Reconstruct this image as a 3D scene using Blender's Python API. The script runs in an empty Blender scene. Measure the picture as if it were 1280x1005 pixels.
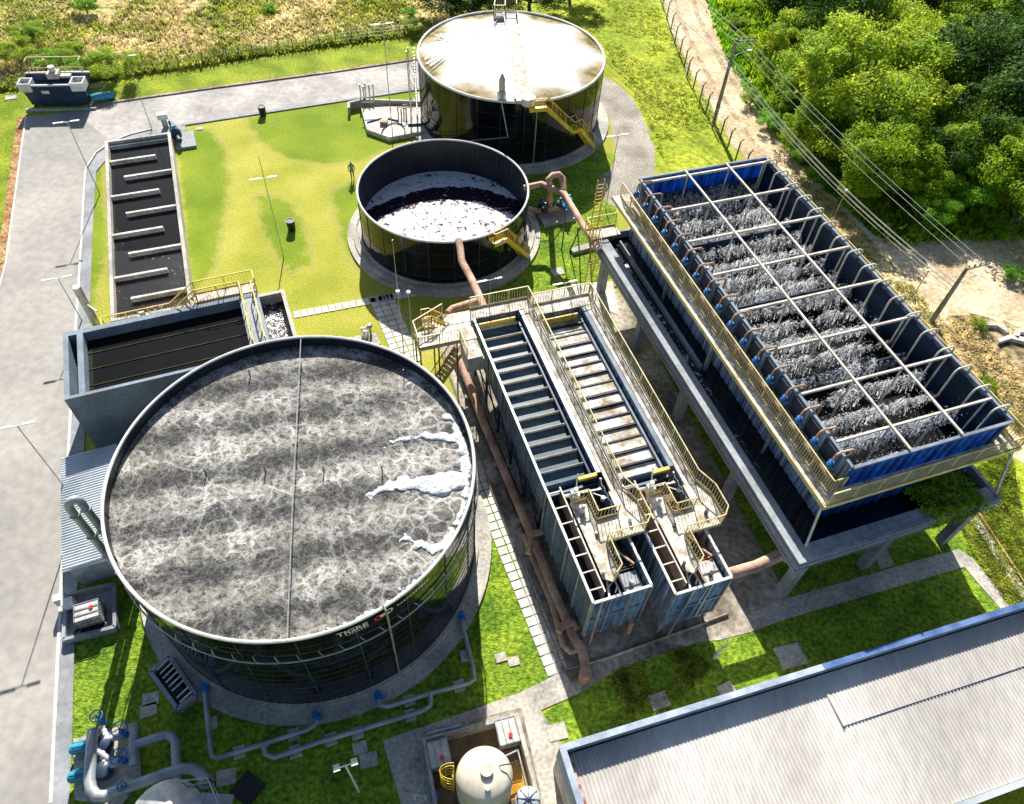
import bpy, math, random
from mathutils import Vector, Matrix, noise
random.seed(7)
S = bpy.context.scene
COL = S.collection
# ------------------------------------------------------------------ camera
F_, VX, VY, CX, CY, H = 935.0, 588.0, 1258.0, 640.0, 502.5, 40.0
_d = Vector((VX-CX, VY-CY, F_)).normalized()
_z = Vector((0, 0, 1)); _fw = (_z - _d*_d.z).normalized(); _rt = _d.cross(_fw)
def G(px, py, z=0.0):
    """point of the plane at height z that the survey photo shows at (px, py)"""
    r = Vector((px-CX, py-CY, F_)); q = r*((H-z)/r.dot(_d))
    return Vector((q.dot(_rt), q.dot(_fw), z))
def tall(base, top, z0=0.0):
    """height of an upright that stands at base and ends at top in the photo"""
    b = G(*base, z0); best = None
    for i in range(1, 400):
        z = z0 + i*.05
        v = _rt*b.x + _fw*b.y + _d*(H-z)
        e = math.hypot(v.x/v.z*F_+CX-top[0], v.y/v.z*F_+CY-top[1])
        if best is None or e < best[0]: best = (e, z)
    return best[1]
cam = bpy.data.cameras.new('camera'); co = bpy.data.objects.new('camera', cam); COL.objects.link(co)
cam.sensor_width = 36; cam.lens = F_/1280*36; cam.clip_end = 6000; cam.clip_start = .5
R3 = Matrix(((_rt.x, -_rt.y, -_rt.z), (_fw.x, -_fw.y, -_fw.z), (-_d.x, _d.y, _d.z)))
co.matrix_world = Matrix.Translation((0, 0, H)) @ R3.to_4x4()
S.camera = co
# ------------------------------------------------------------------ light
SAZ, SEL = math.radians(98), math.radians(36.5)
W = bpy.data.worlds.new('World'); S.world = W; W.use_nodes = True
nt = W.node_tree; sky = nt.nodes.new('ShaderNodeTexSky'); sky.sky_type = 'NISHITA'; sky.sun_disc = False
sky.sun_elevation = SEL; sky.sun_rotation = math.radians(90)-SAZ
nt.links.new(sky.outputs[0], nt.nodes['Background'].inputs[0]); nt.nodes['Background'].inputs[1].default_value = .066
sl = bpy.data.lights.new('sun', 'SUN'); sl.energy = 5.0; sl.angle = math.radians(.5); sl.color = (1, .95, .86)
so = bpy.data.objects.new('sun', sl); COL.objects.link(so)
so.rotation_euler = Vector((-math.cos(SAZ)*math.cos(SEL), -math.sin(SAZ)*math.cos(SEL), -math.sin(SEL))).to_track_quat('-Z', 'Y').to_euler()
S.view_settings.view_transform = 'Standard'; S.view_settings.look = 'None'; S.view_settings.exposure = .93; S.view_settings.gamma = 1
S.render.engine = 'CYCLES'; S.cycles.max_bounces = 6; S.cycles.transparent_max_bounces = 14
# ------------------------------------------------------------------ materials
def mat(name, col, rough=.75, metal=0, var=.18, scale=1.5, col2=None, bump=0, bscale=25, spec=.4, fine=.12, fscale=14, transl=0, coat=0, stretch=None):
    m = bpy.data.materials.new(name); m.use_nodes = True; n = m.node_tree.nodes; L = m.node_tree.links
    b = n['Principled BSDF']; b.inputs['Roughness'].default_value = rough; b.inputs['Metallic'].default_value = metal
    b.inputs['Specular IOR Level'].default_value = spec; b.inputs['Coat Weight'].default_value = coat
    tc = n.new('ShaderNodeTexCoord'); src = tc.outputs['Object']
    if stretch:
        mp = n.new('ShaderNodeMapping'); mp.inputs['Rotation'].default_value = (0, 0, math.radians(stretch[3]) if len(stretch) > 3 else 0)
        mp.inputs['Scale'].default_value = stretch[:3]; L.new(src, mp.inputs[0]); src = mp.outputs[0]
    a = n.new('ShaderNodeTexNoise'); a.inputs['Scale'].default_value = scale; a.inputs['Detail'].default_value = 5; L.new(src, a.inputs[0])
    f = n.new('ShaderNodeTexNoise'); f.inputs['Scale'].default_value = fscale; f.inputs['Detail'].default_value = 3; L.new(src, f.inputs[0])
    c1 = [c*(1-var) for c in col[:3]]; c2 = list(col2) if col2 else [min(1, c*(1+var)) for c in col[:3]]
    r = n.new('ShaderNodeValToRGB'); r.color_ramp.elements[0].position = .36; r.color_ramp.elements[1].position = .64
    r.color_ramp.elements[0].color = (*c1, 1); r.color_ramp.elements[1].color = (*c2, 1); L.new(a.outputs[0], r.inputs[0])
    mx = n.new('ShaderNodeMix'); mx.data_type = 'RGBA'; mx.blend_type = 'MULTIPLY'; mx.inputs[0].default_value = 1
    r2 = n.new('ShaderNodeMapRange'); r2.inputs[1].default_value = .3; r2.inputs[2].default_value = .7
    r2.inputs[3].default_value = 1-fine*1.6; r2.inputs[4].default_value = 1+fine*1.2; L.new(f.outputs[0], r2.inputs[0])
    L.new(r.outputs[0], mx.inputs[6]); L.new(r2.outputs[0], mx.inputs[7]); L.new(mx.outputs[2], b.inputs['Base Color'])
    if bump:
        bn = n.new('ShaderNodeTexNoise'); bn.inputs['Scale'].default_value = bscale; bn.inputs['Detail'].default_value = 4; L.new(src, bn.inputs[0])
        bp = n.new('ShaderNodeBump'); bp.inputs['Strength'].default_value = bump; bp.inputs['Distance'].default_value = .1
        L.new(bn.outputs[0], bp.inputs['Height']); L.new(bp.outputs[0], b.inputs['Normal'])
    if transl:
        t = n.new('ShaderNodeBsdfTranslucent'); L.new(mx.outputs[2], t.inputs[0]); ms = n.new('ShaderNodeMixShader'); ms.inputs[0].default_value = transl
        L.new(b.outputs[0], ms.inputs[1]); L.new(t.outputs[0], ms.inputs[2]); L.new(ms.outputs[0], n['Material Output'].inputs[0])
    return m
M = {}
M['lawn'] = mat('lawn', (.31, .36, .025), .9, col2=(.46, .46, .035), scale=.12, fine=.22, fscale=8, bump=.6, bscale=14, spec=.1)
M['lawn_dark'] = mat('lawn_dark', (.19, .28, .02), .9, col2=(.32, .38, .035), scale=.35, fine=.3, fscale=6, bump=.8, bscale=10, spec=.1)
M['lawn_rough'] = mat('lawn_rough', (.28, .37, .03), .9, col2=(.42, .47, .04), scale=.16, fine=.28, fscale=1.8, bump=1, bscale=5, spec=.1)
M['lawn_green'] = mat('deep_green_lawn', (.13, .25, .022), .9, col2=(.25, .36, .03), scale=.5, fine=.35, fscale=4, bump=1, bscale=8, spec=.1)  # deeper green grass for the lawn around tanks and tower
M['field'] = mat('field_soil', (.42, .38, .10), .95, col2=(.68, .54, .32), scale=.10, fine=.4, fscale=1.6, bump=1, bscale=3, spec=.05)
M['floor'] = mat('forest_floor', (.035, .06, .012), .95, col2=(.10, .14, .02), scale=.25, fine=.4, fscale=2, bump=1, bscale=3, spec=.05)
M['dirt'] = mat('dirt', (.56, .42, .26), .95, col2=(.74, .59, .40), scale=.25, fine=.22, fscale=2.5, bump=.7, bscale=3, spec=.1)
M['rut'] = mat('rut', (.42, .31, .19), .95, col2=(.58, .46, .31), scale=.5, fine=.3, fscale=3, bump=.7, bscale=4, spec=.1)
M['soil'] = mat('red_soil', (.36, .17, .07), .95, col2=(.5, .33, .17), scale=.8, fine=.4, fscale=4, bump=.8, bscale=6, spec=.1)
M['rocky'] = mat('rocky_soil', (.17, .12, .07), .95, col2=(.45, .36, .19), scale=.5, fine=.5, fscale=1.8, bump=1.2, bscale=2.5, spec=.1)
M['gravel'] = mat('gravel', (.33, .30, .26), .95, col2=(.45, .41, .35), scale=.4, fine=.3, fscale=8, bump=.5, bscale=12, spec=.1)
M['road'] = mat('road_concrete', (.34, .325, .305), .85, col2=(.40, .375, .34), scale=.13, fine=.09, fscale=1.6, bump=.15, bscale=20, spec=.3)
M['road2'] = mat('road_asphalt', (.36, .34, .33), .85, col2=(.47, .44, .41), scale=.3, fine=.12, fscale=2, bump=.15, bscale=20, spec=.3)
M['pave'] = mat('pavement', (.27, .28, .30), .85, col2=(.34, .35, .36), scale=.5, fine=.1, fscale=5, bump=.15)
M['kerb'] = mat('kerb', (.58, .58, .56), .8, col2=(.7, .69, .65), scale=1, fine=.15)
M['conc'] = mat('concrete', (.40, .38, .34), .85, col2=(.56, .52, .45), scale=.5, fine=.2, fscale=5, bump=.2)
M['conc_dirty'] = mat('stained_concrete', (.20, .17, .13), .85, col2=(.47, .42, .34), scale=.35, fine=.28, fscale=3, bump=.2)
M['conc_grey'] = mat('grey_concrete', (.27, .29, .31), .8, col2=(.35, .37, .39), scale=.5, fine=.12, fscale=4, bump=.15)
M['conc_light'] = mat('light_concrete', (.55, .52, .46), .85, col2=(.72, .68, .61), scale=.8, fine=.22, fscale=6, bump=.2)
M['paver'] = mat('paver', (.62, .60, .53), .85, col2=(.74, .72, .66), scale=1.2, fine=.12, fscale=8)
M['paint_grey'] = mat('blue_grey_paint', (.17, .215, .27), .7, col2=(.225, .275, .335), scale=.6, fine=.12, fscale=5)
M['deck'] = mat('deck_plate', (.44, .37, .28), .75, col2=(.78, .73, .64), scale=1.6, fine=.25, fscale=6)
M['yellow'] = mat('yellow_paint', (.72, .52, .03), .45, col2=(.85, .62, .05), scale=2, fine=.12)
M['rail'] = mat('pale_yellow_rail', (.60, .50, .20), .5, col2=(.72, .62, .33), scale=2, fine=.12)
M['rail_orange'] = mat('amber_rail', (.72, .48, .06), .5, col2=(.80, .58, .14), scale=2, fine=.12)
M['steel'] = mat('galvanised', (.42, .43, .44), .4, .6, col2=(.55, .55, .54), scale=2, fine=.1)
M['white'] = mat('white_paint', (.72, .72, .70), .5, col2=(.82, .82, .80), scale=1.5, fine=.08)
M['offwhite'] = mat('cream_paint', (.60, .54, .44), .5, col2=(.74, .68, .58), scale=1.5, fine=.14)
M['rimw'] = mat('rim_metal', (.70, .70, .68), .4, .0, col2=(.84, .83, .80), scale=1, fine=.1)
M['black'] = mat('black', (.012, .012, .014), .5, var=.2)
M['glass_steel'] = mat('black_enamel', (.004, .005, .008), .08, col2=(.007, .008, .012), scale=.8, spec=.42, fine=.2, fscale=3, bump=.03, bscale=.9)
M['inner'] = mat('dark_inner_enamel', (.008, .010, .018), .4, col2=(.018, .02, .03), scale=.5, spec=.5, fine=.2)
M['seam'] = mat('seam_metal', (.05, .055, .065), .4, .3, col2=(.10, .105, .115), fine=.1)
M['pink'] = mat('salmon_pipe', (.42, .25, .165), .75, col2=(.60, .40, .29), scale=.9, fine=.16, fscale=6, bump=.2)
M['pipe'] = mat('grey_pipe', (.34, .38, .42), .45, .2, col2=(.46, .49, .51), scale=1, fine=.1)
M['blue_valve'] = mat('blue_enamel', (.015, .14, .42), .35, col2=(.03, .20, .52), scale=3, fine=.12)
M['teal'] = mat('teal_enamel', (.02, .22, .36), .4, col2=(.04, .30, .45), scale=3, fine=.12)
M['navy'] = mat('navy_steel', (.02, .04, .085), .45, col2=(.03, .06, .12), scale=1, fine=.15)
M['blue_steel'] = mat('blue_steel', (.05, .12, .22), .55, col2=(.14, .21, .30), scale=.9, fine=.25, fscale=4, stretch=(1, 1, .25))
M['blue_front'] = mat('bright_blue_steel', (.04, .15, .30), .6, col2=(.17, .27, .36), scale=1.4, fine=.3, fscale=5, stretch=(1, 1, .35))
M['ct_blue'] = mat('blue_cladding', (.006, .08, .34), .5, col2=(.03, .19, .55), scale=1.2, fine=.2, stretch=(2, 2, .4), transl=.5)
M['ct_weather'] = mat('weathered_cladding', (.05, .10, .20), .55, col2=(.42, .47, .55), scale=1.6, fine=.3, fscale=5, stretch=(2.6, 2.6, .12))
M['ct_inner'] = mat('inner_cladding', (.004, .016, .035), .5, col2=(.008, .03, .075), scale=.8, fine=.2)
M['lam'] = mat('lamella', (.03, .065, .09), .4, col2=(.06, .105, .135), scale=1.2, fine=.2, stretch=(.4, 3, 1, -21))
M['scum'] = mat('dried_scum', (.36, .28, .17), .7, col2=(.78, .77, .75), scale=.8, fine=.28, fscale=4, bump=.3, bscale=5)
M['roof'] = mat('roof_sheet', (.50, .47, .435), .55, .0, col2=(.60, .57, .53), scale=.18, fine=.08, fscale=3, stretch=(1, .4, 1, -20))
M['roof_rust'] = mat('rusty_strip', (.35, .08, .03), .8, col2=(.62, .55, .45), scale=3, fine=.3)
M['shed_roof'] = mat('shed_roof', (.46, .52, .56), .45, .2, col2=(.56, .61, .64), scale=.5, fine=.07)
M['tankbeige'] = mat('beige_fibreglass', (.58, .52, .41), .5, col2=(.68, .62, .51), scale=.6, fine=.07, fscale=4)
M['ibc'] = mat('milky_plastic', (.60, .60, .57), .4, col2=(.74, .73, .70), scale=2, fine=.12, transl=.15)
M['brown'] = mat('brown_floor', (.16, .09, .045), .8, col2=(.27, .18, .10), scale=1, fine=.2)
M['ochre'] = mat('ochre_liquid', (.42, .20, .02), .2, col2=(.55, .30, .04), scale=1, fine=.1)
M['red'] = mat('red', (.6, .03, .02), .4)
M['bark'] = mat('bark', (.12, .09, .06), .9, col2=(.22, .18, .13), scale=3, fine=.3)
M['pole'] = mat('concrete_pole', (.24, .23, .21), .8, col2=(.33, .31, .28), scale=2, fine=.15)
M['wire'] = mat('wire', (.45, .45, .44), .4, .5)
M['thatch'] = mat('dry_grass', (.54, .50, .15), .9, col2=(.84, .70, .40), scale=.14, fine=.3, fscale=1.2, transl=.5, spec=.1)
M['weed'] = mat('green_weed', (.26, .36, .04), .9, col2=(.50, .52, .10), scale=.2, fine=.35, fscale=1.2, transl=.5, spec=.1)
def leaf(name, c1, c2):
    return mat(name, c1, .6, var=0, col2=c2, scale=.45, fine=.35, fscale=2.2, transl=.5, spec=.25)
M['leaf_y'] = leaf('leaf_yellow_green', (.24, .40, .02), (.58, .68, .05))
M['leaf_m'] = leaf('leaf_mid_green', (.18, .34, .015), (.44, .58, .03))
M['leaf_d'] = leaf('leaf_dark_green', (.035, .10, .012), (.10, .20, .018))
M['leaf_g'] = leaf('leaf_fresh_green', (.13, .38, .012), (.32, .60, .03))
M['skin'] = mat('skin', (.25, .12, .07), .6); M['hair'] = mat('hair', (.02, .012, .01), .6)
M['cloth'] = mat('grey_cloth', (.26, .31, .33), .9); M['cloth2'] = mat('dark_cloth', (.07, .08, .09), .9)

def water(name, col, rough=.06, bscale=2, bump=.15):
    return mat(name, col, rough, var=.2, scale=.5, spec=.6, fine=.1, bump=bump, bscale=bscale)
M['water'] = water('dark_water', (.008, .009, .010), .06, 3, .06)
M['water_brown'] = water('brown_water', (.005, .0045, .003), .05, 5, .03); M['water_brown'].node_tree.nodes['Principled BSDF'].inputs['Specular IOR Level'].default_value = .3
def nodes(name):
    m = bpy.data.materials.new(name); m.use_nodes = True
    n = m.node_tree.nodes; L = m.node_tree.links
    return m, n, L, n['Principled BSDF'], n.new('ShaderNodeTexCoord').outputs['Object']
def add(n, t, **k):
    x = n.new('ShaderNode'+t)
    for a, v in k.items(): setattr(x, a, v)
    return x
def math_(n, L, op, a, b=None, c=None):
    x = n.new('ShaderNodeMath'); x.operation = op
    for i, v in enumerate((a, b, c)):
        if v is None: continue
        if isinstance(v, (int, float)): x.inputs[i].default_value = v
        else: L.new(v, x.inputs[i])
    return x.outputs[0]
def ramp(n, L, src, stops):
    r = n.new('ShaderNodeValToRGB'); e = r.color_ramp.elements
    while len(e) < len(stops): e.new(.5)
    for i, (p, c) in enumerate(stops):
        e[i].position = p; e[i].color = (*c, 1) if isinstance(c, tuple) else (c, c, c, 1)
    L.new(src, r.inputs[0]); return r.outputs[0]
def aeration():
    m, n, L, b, tc = nodes('aerated_water')
    rot = add(n, 'Mapping'); rot.inputs['Rotation'].default_value = (0, 0, math.radians(-17)); L.new(tc, rot.inputs[0])
    warp = add(n, 'TexNoise'); warp.inputs['Scale'].default_value = .9; warp.inputs['Detail'].default_value = 7; warp.inputs['Roughness'].default_value = .65; L.new(rot.outputs[0], warp.inputs[0])
    sub = add(n, 'VectorMath', operation='SUBTRACT'); L.new(warp.outputs['Color'], sub.inputs[0]); sub.inputs[1].default_value = (.5, .5, .5)
    sc = add(n, 'VectorMath', operation='SCALE'); L.new(sub.outputs[0], sc.inputs[0]); sc.inputs['Scale'].default_value = 1.7
    ad = add(n, 'VectorMath', operation='ADD'); L.new(rot.outputs[0], ad.inputs[0]); L.new(sc.outputs[0], ad.inputs[1])
    sep = add(n, 'SeparateXYZ'); L.new(ad.outputs[0], sep.inputs[0])
    band = math_(n, L, 'SINE', math_(n, L, 'MULTIPLY_ADD', sep.outputs[1], 2*math.pi/2.75, 1.2))
    band = math_(n, L, 'MULTIPLY_ADD', band, .5, .5)
    vor = add(n, 'TexVoronoi', feature='DISTANCE_TO_EDGE'); vor.inputs['Scale'].default_value = 1.05; L.new(ad.outputs[0], vor.inputs[0])
    vein = ramp(n, L, vor.outputs['Distance'], [(0, .9), (.03, .55), (.10, .16), (.26, 0.)])
    vor2 = add(n, 'TexVoronoi', feature='DISTANCE_TO_EDGE'); vor2.inputs['Scale'].default_value = 2.3; L.new(ad.outputs[0], vor2.inputs[0])
    vein = math_(n, L, 'ADD', vein, ramp(n, L, vor2.outputs['Distance'], [(0, .55), (.05, .22), (.16, 0.)]))
    w2 = add(n, 'TexNoise'); w2.inputs['Scale'].default_value = 2.6; w2.inputs['Detail'].default_value = 10; w2.inputs['Roughness'].default_value = .62; w2.inputs['Distortion'].default_value = 3.0; L.new(ad.outputs[0], w2.inputs[0])
    thread = ramp(n, L, w2.outputs[0], [(.45, 0.), (.495, 1.), (.505, 1.), (.55, 0.)])
    blotch = add(n, 'TexNoise'); blotch.inputs['Scale'].default_value = 3.2; blotch.inputs['Detail'].default_value = 8; blotch.inputs['Roughness'].default_value = .7; L.new(tc, blotch.inputs[0])
    bl = ramp(n, L, blotch.outputs[0], [(.35, 0.), (.65, 1.)])
    big = add(n, 'TexNoise'); big.inputs['Scale'].default_value = .35; L.new(tc, big.inputs[0])
    bigr = ramp(n, L, big.outputs[0], [(.35, .25), (.65, 1.)])
    # base: brown foam between dark water
    fac = math_(n, L, 'MULTIPLY', math_(n, L, 'MULTIPLY_ADD', band, .80, .16), math_(n, L, 'MULTIPLY_ADD', bl, .85, .22))
    base = ramp(n, L, fac, [(0., (.008, .008, .009)), (.22, (.018, .018, .017)), (.42, (.085, .077, .062)), (.62, (.175, .157, .125)), (1., (.29, .265, .22))])
    vv = math_(n, L, 'MULTIPLY', math_(n, L, 'MULTIPLY', vein, bigr), math_(n, L, 'MULTIPLY_ADD', band, .65, .35))
    tt = math_(n, L, 'MULTIPLY', math_(n, L, 'MULTIPLY', thread, bl), math_(n, L, 'MULTIPLY_ADD', band, .6, .25))
    ad2 = add(n, 'VectorMath', operation='ADD'); sc2 = add(n, 'VectorMath', operation='SCALE'); L.new(sub.outputs[0], sc2.inputs[0]); sc2.inputs['Scale'].default_value = .7; L.new(rot.outputs[0], ad2.inputs[0]); L.new(sc2.outputs[0], ad2.inputs[1])
    v3 = add(n, 'TexVoronoi', feature='DISTANCE_TO_EDGE'); v3.inputs['Scale'].default_value = 1.15; L.new(ad2.outputs[0], v3.inputs[0])
    net = math_(n, L, 'MULTIPLY', ramp(n, L, v3.outputs['Distance'], [(0, 1.), (.045, .8), (.09, .15), (.2, 0.)]), ramp(n, L, w2.outputs[0], [(.35, .25), (.55, 1.)]))
    xs = add(n, 'SeparateXYZ'); L.new(tc, xs.inputs[0])
    edge = ramp(n, L, math_(n, L, 'ADD', math_(n, L, 'MULTIPLY_ADD', xs.outputs[0], .1, 1.0), math_(n, L, 'MULTIPLY_ADD', big.outputs[0], .9, -.45)), [(.28, .10), (.48, .9)])
    vv = math_(n, L, 'MAXIMUM', vv, math_(n, L, 'MULTIPLY', math_(n, L, 'MULTIPLY', net, edge), math_(n, L, 'MULTIPLY_ADD', band, .5, .5)))
    tot = math_(n, L, 'MINIMUM', math_(n, L, 'ADD', vv, math_(n, L, 'MULTIPLY', tt, .8)), 1.)
    mx = add(n, 'Mix', data_type='RGBA'); L.new(tot, mx.inputs[0]); L.new(base, mx.inputs[6]); mx.inputs[7].default_value = (.72, .70, .66, 1)
    # speckles of glints in the dark lanes
    sp = add(n, 'TexNoise'); sp.inputs['Scale'].default_value = 6; sp.inputs['Detail'].default_value = 8; sp.inputs['Roughness'].default_value = .8; L.new(tc, sp.inputs[0])
    spr = math_(n, L, 'MULTIPLY', ramp(n, L, sp.outputs[0], [(.56, 0.), (.66, 1.)]), math_(n, L, 'SUBTRACT', 1., math_(n, L, 'MULTIPLY', band, .6)))
    m2 = add(n, 'Mix', data_type='RGBA'); L.new(math_(n, L, 'MULTIPLY', spr, .7), m2.inputs[0]); L.new(mx.outputs[2], m2.inputs[6]); m2.inputs[7].default_value = (.5, .5, .53, 1)
    L.new(m2.outputs[2], b.inputs['Base Color']); b.inputs['Roughness'].default_value = .6; b.inputs['Specular IOR Level'].default_value = .2
    bp = add(n, 'Bump'); bp.inputs['Strength'].default_value = .5; bp.inputs['Distance'].default_value = .2
    L.new(math_(n, L, 'ADD', math_(n, L, 'ADD', tot, fac), math_(n, L, 'MULTIPLY', bl, .5)), bp.inputs['Height']); L.new(bp.outputs[0], b.inputs['Normal'])
    return m
M['aer'] = aeration()
def foam_mat():
    m, n, L, b, tc = nodes('floating_foam')
    w = add(n, 'TexNoise'); w.inputs['Scale'].default_value = 1.3; w.inputs['Detail'].default_value = 9; w.inputs['Distortion'].default_value = 1.4; L.new(tc, w.inputs[0])
    w2 = add(n, 'TexNoise'); w2.inputs['Scale'].default_value = 3.2; w2.inputs['Detail'].default_value = 6; w2.inputs['Distortion'].default_value = 1.0; L.new(tc, w2.inputs[0])
    g = add(n, 'TexNoise'); g.inputs['Scale'].default_value = .45; L.new(tc, g.inputs[0])
    sep = add(n, 'SeparateXYZ'); L.new(tc, sep.inputs[0])
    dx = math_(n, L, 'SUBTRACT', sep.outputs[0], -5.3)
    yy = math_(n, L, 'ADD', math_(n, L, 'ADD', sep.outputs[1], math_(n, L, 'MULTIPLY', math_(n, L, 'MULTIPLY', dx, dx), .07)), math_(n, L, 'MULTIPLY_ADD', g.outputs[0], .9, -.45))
    dark = ramp(n, L, math_(n, L, 'MULTIPLY_ADD', yy, .1, -4.6), [(.60, 0.), (.655, .06), (.70, .20), (.82, .22), (.86, .18), (.885, 0.)])  # dark water band, its curve painted to follow the rim's shadow
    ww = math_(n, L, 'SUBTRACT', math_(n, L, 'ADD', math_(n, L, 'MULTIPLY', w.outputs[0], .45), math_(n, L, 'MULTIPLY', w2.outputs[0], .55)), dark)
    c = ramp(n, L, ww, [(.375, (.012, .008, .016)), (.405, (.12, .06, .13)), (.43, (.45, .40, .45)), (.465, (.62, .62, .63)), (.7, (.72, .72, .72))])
    L.new(c, b.inputs['Base Color']); b.inputs['Roughness'].default_value = .8; b.inputs['Specular IOR Level'].default_value = .12
    bp = add(n, 'Bump'); bp.inputs['Strength'].default_value = .6; bp.inputs['Distance'].default_value = .12; L.new(ww, bp.inputs['Height']); L.new(bp.outputs[0], b.inputs['Normal'])
    return m
M['foam'] = foam_mat()
M['foam_thick'] = mat('thick_foam', (.66, .67, .69), .85, col2=(.80, .81, .83), scale=2, fine=.10, fscale=9, bump=.7, bscale=8, spec=.1)
def speckled(name, lo, scale, base=(.015, .013, .012), hi=(.55, .52, .55)):
    m, n, L, b, tc = nodes(name)
    w = add(n, 'TexNoise'); w.inputs['Scale'].default_value = scale; w.inputs['Detail'].default_value = 6; w.inputs['Roughness'].default_value = .75; L.new(tc, w.inputs[0])
    g = add(n, 'TexNoise'); g.inputs['Scale'].default_value = .3; L.new(tc, g.inputs[0])
    s = math_(n, L, 'ADD', w.outputs[0], math_(n, L, 'MULTIPLY_ADD', g.outputs[0], .5, -.25))
    L.new(ramp(n, L, s, [(lo, base), (lo+.05, hi)]), b.inputs['Base Color']); b.inputs['Roughness'].default_value = .15
    bp = add(n, 'Bump'); bp.inputs['Strength'].default_value = .35; bp.inputs['Distance'].default_value = .08; L.new(w.outputs[0], bp.inputs['Height']); L.new(bp.outputs[0], b.inputs['Normal'])
    return m
M['speck'] = speckled('speckled_water', .64, 3.2)
M['speck2'] = speckled('foamy_water', .53, 3, hi=(.75, .72, .76))
M['churn'] = speckled('churning_water', .56, 2.2, base=(.02, .03, .045), hi=(.6, .66, .75))
def cover_mat():
    """white membrane roof, the dirt puddled in lens shapes along the rim"""
    m, n, L, b, tc = nodes('membrane_cover')
    sep = add(n, 'SeparateXYZ'); L.new(tc, sep.inputs[0])
    x = math_(n, L, 'SUBTRACT', sep.outputs[0], -2.27); y = math_(n, L, 'SUBTRACT', sep.outputs[1], 68.75)
    r = math_(n, L, 'SQRT', math_(n, L, 'ADD', math_(n, L, 'MULTIPLY', x, x), math_(n, L, 'MULTIPLY', y, y)))
    th = math_(n, L, 'ARCTAN2', y, x)
    lobe = math_(n, L, 'ABSOLUTE', math_(n, L, 'COSINE', math_(n, L, 'MULTIPLY_ADD', th, 4, math.pi/2-.15)))
    w = add(n, 'TexNoise'); w.inputs['Scale'].default_value = .9; w.inputs['Detail'].default_value = 6; L.new(tc, w.inputs[0])
    v = math_(n, L, 'ADD', math_(n, L, 'MULTIPLY_ADD', r, 1/8.6, -.955), math_(n, L, 'MULTIPLY', lobe, .25))
    v = math_(n, L, 'ADD', v, math_(n, L, 'MULTIPLY_ADD', w.outputs[0], .16, -.08))
    f = ramp(n, L, v, [(.0, 0.), (.05, .6), (.2, 1.)])
    w2 = add(n, 'TexNoise'); w2.inputs['Scale'].default_value = 1.3; w2.inputs['Detail'].default_value = 5; L.new(tc, w2.inputs[0])
    dirt = ramp(n, L, w2.outputs[0], [(.35, (.15, .14, .05)), (.6, (.36, .28, .16))])
    mx = add(n, 'Mix', data_type='RGBA'); L.new(f, mx.inputs[0]); mx.inputs[6].default_value = (.82, .81, .78, 1); L.new(dirt, mx.inputs[7])
    L.new(mx.outputs[2], b.inputs['Base Color']); b.inputs['Roughness'].default_value = .5; b.inputs['Specular IOR Level'].default_value = .5
    L.new(math_(n, L, 'MULTIPLY_ADD', f, .45, .46), b.inputs['Roughness']); L.new(math_(n, L, 'MULTIPLY_ADD', f, -.5, .5), b.inputs['Specular IOR Level'])
    return m
M['cover'] = cover_mat()
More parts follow.
